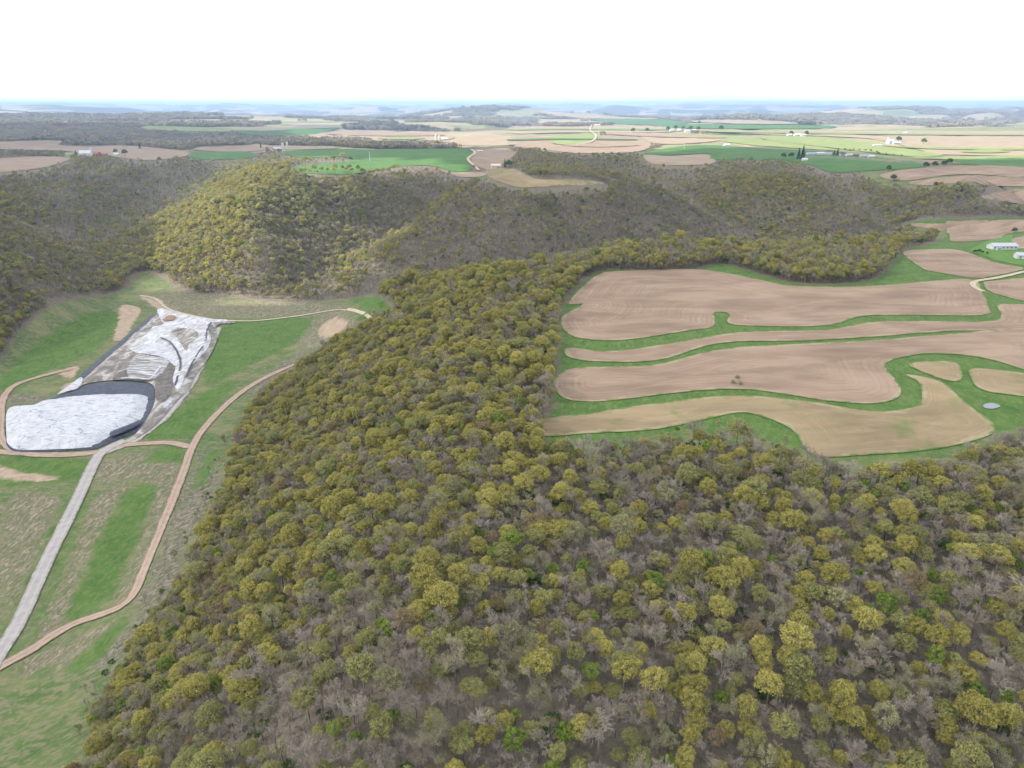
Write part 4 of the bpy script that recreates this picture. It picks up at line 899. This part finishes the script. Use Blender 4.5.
def building(name, label, cat, px, py, L, Wd, Hh, rh, wall, roof, rz=0.0, group=None, doors=1, wins=3, porch=False, chimney=False):
    x, y, z = at(px, py); root = empty(name, (x, y, z - 0.3), rz); tag(root, label, cat, group)
    a, b = L / 2, Wd / 2
    m = MB(); m.v = [(-a, -b, 0), (a, -b, 0), (a, b, 0), (-a, b, 0), (-a, -b, Hh), (a, -b, Hh), (a, b, Hh), (-a, b, Hh), (-a, 0, Hh + rh), (a, 0, Hh + rh)]
    m.f = [(0, 1, 5, 4), (1, 2, 6, 9, 5), (2, 3, 7, 6), (3, 0, 4, 8, 7)]; child(root, 'wall', m, wall)
    o = 0.5; th = 0.25; r = MB(); rz0 = Hh - o * rh / b
    r.v = [(-a - o, -b - o, rz0), (a + o, -b - o, rz0), (a + o, 0, Hh + rh), (-a - o, 0, Hh + rh), (a + o, b + o, rz0), (-a - o, b + o, rz0)]
    r.v = [(p[0], p[1], p[2] + 0.05) for p in r.v] + [(p[0], p[1], p[2] + 0.05 + th) for p in r.v]
    r.f = [(0, 3, 2, 1), (3, 5, 4, 2), (6, 7, 8, 9), (9, 8, 10, 11), (0, 1, 7, 6), (4, 5, 11, 10), (1, 2, 8, 7), (2, 4, 10, 8), (3, 0, 6, 9), (5, 3, 9, 11)]
    ro = child(root, 'roof', r, roof)
    if chimney:
        c = MB(); c.box(a * .3, a * .3 + .8, 0.3, 1.1, Hh + rh * .5, Hh + rh + 1.2); child(ro, 'chimney', c, 'rroof')
    for i in range(doors):
        d = MB(); cx = -a + L * (i + 0.5) / doors if doors > 1 else a * 0.35; w_ = min(3.6, L * 0.16) if cat != 'house' else 1.1; h_ = min(Hh * .82, 3.8) if cat != 'house' else 2.1
        d.box(cx - w_ / 2, cx + w_ / 2, -b - 0.08, -b + 0.02, 0.3, 0.3 + h_); child(root, 'door', d, 'door')
    for i in range(wins):
        cx = -a + L * (i + 0.5) / wins; wn = MB(); wn.box(cx - .6, cx + .6, -b - 0.06, -b + 0.02, Hh * .5, Hh * .5 + 1.1)
        if doors and abs(cx - a * .35) < 1.6 and doors == 1: continue
        child(root, 'window', wn, 'glass')
    if porch:
        p = MB(); p.box(-a + 2.2, -a + 6.2, -b - 2.2, -b - 0.05, 0, Hh * .72); child(root, 'porch', p, wall)
        p = MB(); p.box(-a + 1.9, -a + 6.5, -b - 2.6, -b - 0.05, Hh * .74, Hh * .74 + .3); child(root, 'porch_roof', p, roof)
        p = MB(); p.box(-a + 3.2, -a + 5.2, -b - 2.28, -b - 2.18, .3, Hh * .6); child(root, 'door', p, 'door')
    return root
def silo(px, py, hgt, dia, label, group, cap='wroof'):
    x, y, z = at(px, py); root = empty('silo', (x, y, z)); tag(root, label, 'silo', group)
    m = MB(); m.tube((0, 0, -0.5), (0, 0, hgt), dia / 2, dia / 2, 20); b_ = child(root, 'body', m, 'concrete')
    m = MB()
    for k in range(4):
        t0, t1 = k / 4 * math.pi / 2, (k + 1) / 4 * math.pi / 2; m.tube((0, 0, hgt + math.sin(t0) * dia * .42), (0, 0, hgt + math.sin(t1) * dia * .42), dia / 2 * 1.03 * math.cos(t0), max(.05, dia / 2 * 1.03 * math.cos(t1)), 20)
    child(root, 'dome', m, cap); m = MB(); m.box(-.35, .35, -dia / 2 - .7, -dia / 2 - .02, 0, hgt); child(root, 'chute', m, 'concrete')
    return root
building('shed', 'long white shed with grey roof and porch on the bright lawn', 'shed', 1001.5, 249, 22, 9, 3.6, 2.0, 'wwall', 'groof', 0.03, doors=0, wins=6, porch=True)
building('garage', 'white garage with dark windows at the right edge of the lawn', 'garage', 1022, 258.5, 11, 7, 3.4, 1.8, 'wwall', 'groof', -0.25, doors=2, wins=0)
G1 = 'buildings of the left-hand farm'
building('barn', 'big white barn of the left-hand farm', 'barn', 86.5, 157, 25, 14, 9, 6, 'wwall', 'wroof', 0.15, G1, wins=4)
building('barn', 'red barn touching the big white barn', 'barn', 96, 156, 20, 12, 6, 4, 'rwall', 'rroof', -0.1, G1, wins=3)
building('barn', 'low red shed at the right of the red barn', 'shed', 103.5, 156, 17, 9, 4, 2.5, 'rwall', 'rroof', 0.1, G1, wins=2)
building('house', 'small white farmhouse between two trees right of the red shed', 'house', 117, 156, 12, 9, 4.5, 3, 'wwall', 'wroof', 0.0, G1, chimney=True, wins=4)
building('shed', 'small dark-roofed shed left of the big white barn', 'shed', 80, 155.5, 10, 8, 4, 3, 'wwall', 'droof', 0.2, G1, wins=1)
silo(92, 153.5, 13, 5, 'slim silo behind the big white barn', 'silos')
silo(283.3, 150, 17, 6.5, 'left and nearer of two white silos above the green field', 'silos'); silo(287.6, 149.2, 17, 6.5, 'right and thinner-looking of two white silos above the green field', 'silos')
building('barn', 'low white barn left of the two white silos', 'barn', 277.5, 149.7, 20, 9, 4, 2.5, 'wwall', 'wroof', 0.05, 'far farm buildings', wins=3)
silo(436, 140, 16, 7, 'left of two pale silos in the sunlit tan field', 'silos'); silo(439.5, 140, 13, 7, 'shorter, right of two pale silos in the sunlit tan field', 'silos')
building('barn', 'pale barn right of the silos in the tan field', 'barn', 444.5, 140, 22, 10, 5, 3, 'wwall', 'wroof', 0.0, 'far farm buildings')
building('barn', 'grey-roofed low building above the green field, left of the white house', 'barn', 431, 148, 26, 9, 3.5, 2, 'wwall', 'groof', 0.0, 'far farm buildings')
building('house', 'white house on the tree line above the green field', 'house', 451, 148.5, 16, 10, 6, 4, 'wwall', 'wroof', 0.0, 'far farm buildings', chimney=True, wins=5)
building('shed', 'tiny white shed on the dark brown field', 'shed', 480, 152, 14, 6, 3, 1.6, 'wwall', 'wroof', 0.0, 'far farm buildings')
building('shed', 'large beige shed below the brown field beside conifers', 'shed', 496, 168.5, 20, 11, 6.5, 3.0, 'bwall', 'bwall', 0.12, wins=3)
building('house', 'tiny white house on the grass track between far fields', 'house', 726.5, 146.5, 16, 10, 5, 3, 'wwall', 'wroof', 0.0, 'far farm buildings', wins=4)
G2 = 'buildings of the hamlet in the green field'
for px, py, L, Hh, wl_, rf, lb in [(811, 155, 24, 4, 'wwall', 'bluroof', 'blue-roofed long building, first from left in the hamlet'), (820, 155, 22, 5, 'wwall', 'wroof', 'white-roofed building, second from left in the hamlet'),
                                   (828, 155.2, 16, 4.5, 'bwall', 'bluroof', 'beige building with blue roof, left of the hamlet spruces'), (842, 156, 15, 4, 'wwall', 'droof', 'dark-roofed house just right of the hamlet spruces'),
                                   (849, 156.4, 17, 4.5, 'wwall', 'groof', 'grey-roofed house in the middle right of the hamlet'), (856, 156.8, 14, 4, 'rwall', 'droof', 'reddish house with dark roof in the hamlet'),
                                   (863, 157.2, 16, 4, 'wwall', 'bluroof', 'white house with blue roof near the hamlet end'), (871, 157.7, 14, 3.8, 'wwall', 'wroof', 'last white house at the right end of the hamlet'), (804.5, 161, 12, 4, 'wwall', 'wroof', 'white cottage in front of the tall spruces')]:
    building('house', lb, 'house', px, py, L * 1.0, 9, Hh, 2.8, wl_, rf, random.uniform(-.3, .3), G2, wins=4)
G3 = 'buildings of the sunny white farm'
building('barn', 'white barn of the sunny farm in pale fields', 'barn', 890, 143.5, 22, 13, 8, 5, 'wwall', 'wroof', 0.3, G3); building('shed', 'low white shed right of the sunny white barn', 'shed', 896.5, 143.8, 24, 10, 4, 2.5, 'wwall', 'wroof', 0.0, G3)
building('shed', 'low pale shed left of the sunny white barn', 'shed', 877, 146, 26, 9, 3.2, 2, 'wwall', 'wroof', 0.1, G3); silo(887.3, 143.3, 15, 6, 'white silo against the sunny white barn', 'silos')
G4 = 'buildings of far farmsteads'
for i, (px, py, L, lb) in enumerate([(672, 131.5, 24, 'first pale barn from left in the far farmstead among trees'), (679, 131.3, 20, 'second pale barn from left in the far farmstead among trees'), (687, 131.8, 26, 'third and widest barn of the far farmstead among trees'), (694, 131.2, 18, 'last barn at the right of the far farmstead among trees'),
                                     (568, 126, 36, 'long white barn at the left of the far white works'), (577, 125.5, 34, 'middle white barn of the far white works'), (597, 125.8, 38, 'right long barn of the far white works'), (797, 136, 24, 'white barn of the sunny farmstead near the skyline'), (803, 136.3, 18, 'small shed right of the sunny farmstead barn'), (789, 136.2, 16, 'small shed left of the sunny farmstead barn')]):
    building('barn', lb, 'barn', px, py, L, 12, 6, 4, 'wwall', 'wroof' if i % 2 else 'groof', random.uniform(-.2, .2), G4)
silo(588.5, 125.5, 26, 9, 'tall white tower between the far white barns', 'silos')
for px, py, sc, lb in [(668, 131.5, 5, 'round tree at the left end of the far farmstead'), (675.5, 130.5, 5, 'round tree between the first two far barns'), (690.5, 131, 5, 'round tree between the last two far barns'), (698, 131.5, 5, 'round tree at the right end of the far farmstead'), (683, 130.5, 4.5, 'round tree in the middle of the far farmstead')]:
    single('shrub', px, py, sc, lb, name='round_tree')
# the grey vaulted building on the skyline field
x, y, z = at(908, 134); root = empty('vaulted_barn', (x, y, z)); tag(root, 'grey arched-roof barn in the field below the skyline at right', 'barn')
m = MB(); n = 10; hw = 20
for i in range(n + 1):
    t = math.pi * i / n
    for yy in (-12, 12): m.v.append((hw * math.cos(t), yy, 9 * math.sin(t)))
for i in range(n): m.f.append((2 * i, 2 * i + 1, 2 * i + 3, 2 * i + 2))
child(root, 'roof', m, 'groof')
m = MB(); 
for yy in (-11.8, 11.8):
    k = len(m.v); m.v += [(hw * .98 * math.cos(math.pi * i / n), yy, 8.8 * math.sin(math.pi * i / n)) for i in range(n + 1)]; m.f.append(tuple(range(k, k + n + 1)))
child(root, 'wall', m, 'wwall'); m = MB(); m.box(-2.5, 2.5, -12.1, -11.85, 0, 5); child(root, 'door', m, 'door')
# slender masts in the green fields
def mast(px, py, hgt, label):
    x, y, z = at(px, py); root = empty('mast', (x, y, z)); tag(root, label, 'mast', 'masts in the green fields')
    m = MB(); m.tube((0, 0, -.5), (0, 0, hgt), .45, .28, 8); child(root, 'pole', m, 'wroof'); m = MB(); m.box(-1.2, 1.2, -.15, .15, hgt - 1.2, hgt - .9); m.box(-.8, .8, -.15, .15, hgt - 2.6, hgt - 2.3); child(root, 'crossarm', m, 'wroof')
    m = MB(); m.box(-.9, .9, -.9, .9, -.4, .35); child(root, 'footing', m, 'concrete')
mast(370, 161.5, 21, 'thin white mast in the big green field'); mast(684, 149.5, 20, 'thin white mast in the far right green field')
# shrub island in the ploughed field
for k, (px, py, lb) in enumerate([(733, 384, 'left dry shrub of the island in the ploughed field'), (740, 385, 'right dry shrub of the island in the ploughed field'), (737, 379, 'rear shrub of the island in the ploughed field')]):
    single('island', px, py, 4.2, lb, name='shrub', group='shrubs in the ploughed field', cat='shrub')

# ------------------------------------------------------------------ broken cloud above: its gaps let the sun onto parts of the land
LIT = [W(p, True, 3) for p in [
    [(95, 275), (125, 238), (165, 205), (212, 178), (250, 163), (310, 158), (325, 174), (276, 198), (250, 215), (238, 238), (228, 266), (205, 292), (178, 308), (140, 300)],
    [(225, 226), (262, 219), (320, 226), (335, 236), (300, 245), (235, 242)],
    [(290, 170), (350, 162), (440, 161), (420, 168), (340, 177), (300, 177)],
    [(300, 135), (345, 130), (470, 132), (560, 125), (700, 123), (768, 126), (1150, 128), (1150, 157), (960, 159), (900, 156), (850, 151), (768, 146), (740, 146), (700, 148), (640, 153), (512, 149), (470, 147), (300, 141)]]]
HC = 1300.0
gx = np.arange(-2600, 6400, 50.0); gy = np.arange(-1500, 8200, 50.0); CX, CY = np.meshgrid(gx, gy)
cov = np.full(CX.shape, 400.0)
farn = (fbm(CX / 900, CY / 600, 91, 4) - 0.5) * 2600
cov = np.where(CY > 3600, np.minimum(cov, farn + 100 + (4200 - CY) * 0.4), cov)
wob = (fbm(CX / 160, CY / 160, 95, 3) - 0.5) * 110
for p in LIT: cov = np.minimum(cov, -(signed(p, CX.ravel(), CY.ravel(), 400).reshape(CX.shape)) + wob)
ox, oy = sdir.x / sdir.z * HC, sdir.y / sdir.z * HC
d2 = np.clip(cov, 0, 400) / 400; bump_ = fbm(CX / 220, CY / 220, 97, 4)
top = HC + 10 + 60 * d2 * (0.5 + bump_); bot = HC - 20 * np.sqrt(d2) * bump_
idx = -np.ones(CX.shape, int); vs = []; fs = []
act = cov > 0
cells = act[:-1, :-1] & act[1:, :-1] & act[:-1, 1:] & act[1:, 1:]
need = np.zeros(CX.shape, bool); need[:-1, :-1] |= cells; need[1:, :-1] |= cells; need[:-1, 1:] |= cells; need[1:, 1:] |= cells
idx[need] = np.arange(need.sum()); nb = int(need.sum())
edge_z = HC
cntr = np.zeros(CX.shape, int)
for a in (slice(None, -1), slice(1, None)):
    for b in (slice(None, -1), slice(1, None)): cntr[a, b] += cells
full = cntr == 4
tz = np.where(full, top, HC + 5)[need]; bz_ = np.where(full, bot, HC - 5)[need]
vx = CX[need] + ox; vy = CY[need] + oy
allv = np.concatenate([np.column_stack([vx, vy, tz]), np.column_stack([vx, vy, bz_])])
cj, ci = np.where(cells)
for j, i in zip(cj, ci):
    q = (int(idx[j, i]), int(idx[j, i + 1]), int(idx[j + 1, i + 1]), int(idx[j + 1, i])); fs.append(q); fs.append(tuple(nb + k for k in reversed(q)))
    for (dj, di, e) in ((-1, 0, (0, 1)), (1, 0, (2, 3)), (0, -1, (3, 0)), (0, 1, (1, 2))):
        jj_, ii_ = j + dj, i + di
        if jj_ < 0 or ii_ < 0 or jj_ >= cells.shape[0] or ii_ >= cells.shape[1] or not cells[jj_, ii_]:
            a_, b_ = q[e[0]], q[e[1]]; fs.append((b_, a_, nb + a_, nb + b_))
mc = bpy.data.materials.new('cloud'); mc.use_nodes = True; t = mc.node_tree; t.nodes.clear()
o_ = t.nodes.new('ShaderNodeOutputMaterial'); tp = t.nodes.new('ShaderNodeBsdfTransparent'); tl = t.nodes.new('ShaderNodeBsdfTranslucent'); tl.inputs[0].default_value = (.60, .62, .68, 1)
ms = t.nodes.new('ShaderNodeMixShader'); ms.inputs[0].default_value = 0.58; t.links.new(tp.outputs[0], ms.inputs[1]); t.links.new(tl.outputs[0], ms.inputs[2]); t.links.new(ms.outputs[0], o_.inputs['Surface'])
cloud = mesh_obj('cloud', allv, fs, mc, smooth=True); cloud['kind'] = 'structure'

# ------------------------------------------------------------------ the air itself
hz = MB(); hz.box(-27000, 27000, -900, 33500, float(GZ.min()) - 1.0 - 10, 185.0)
mh = bpy.data.materials.new('haze'); mh.use_nodes = True; t = mh.node_tree; t.nodes.clear()
o_ = t.nodes.new('ShaderNodeOutputMaterial'); pv = t.nodes.new('ShaderNodeVolumePrincipled'); pv.inputs['Color'].default_value = (0.46, 0.66, 1.0, 1); pv.inputs['Density'].default_value = 0.000085; pv.inputs['Anisotropy'].default_value = 0.1
t.links.new(pv.outputs[0], o_.inputs['Volume'])
hazeo = mesh_obj('haze', hz.v, hz.f, mh); tag(hazeo, 'pale blue haze lying over the far country', 'haze', kind='stuff')
bpy.context.view_layer.update()
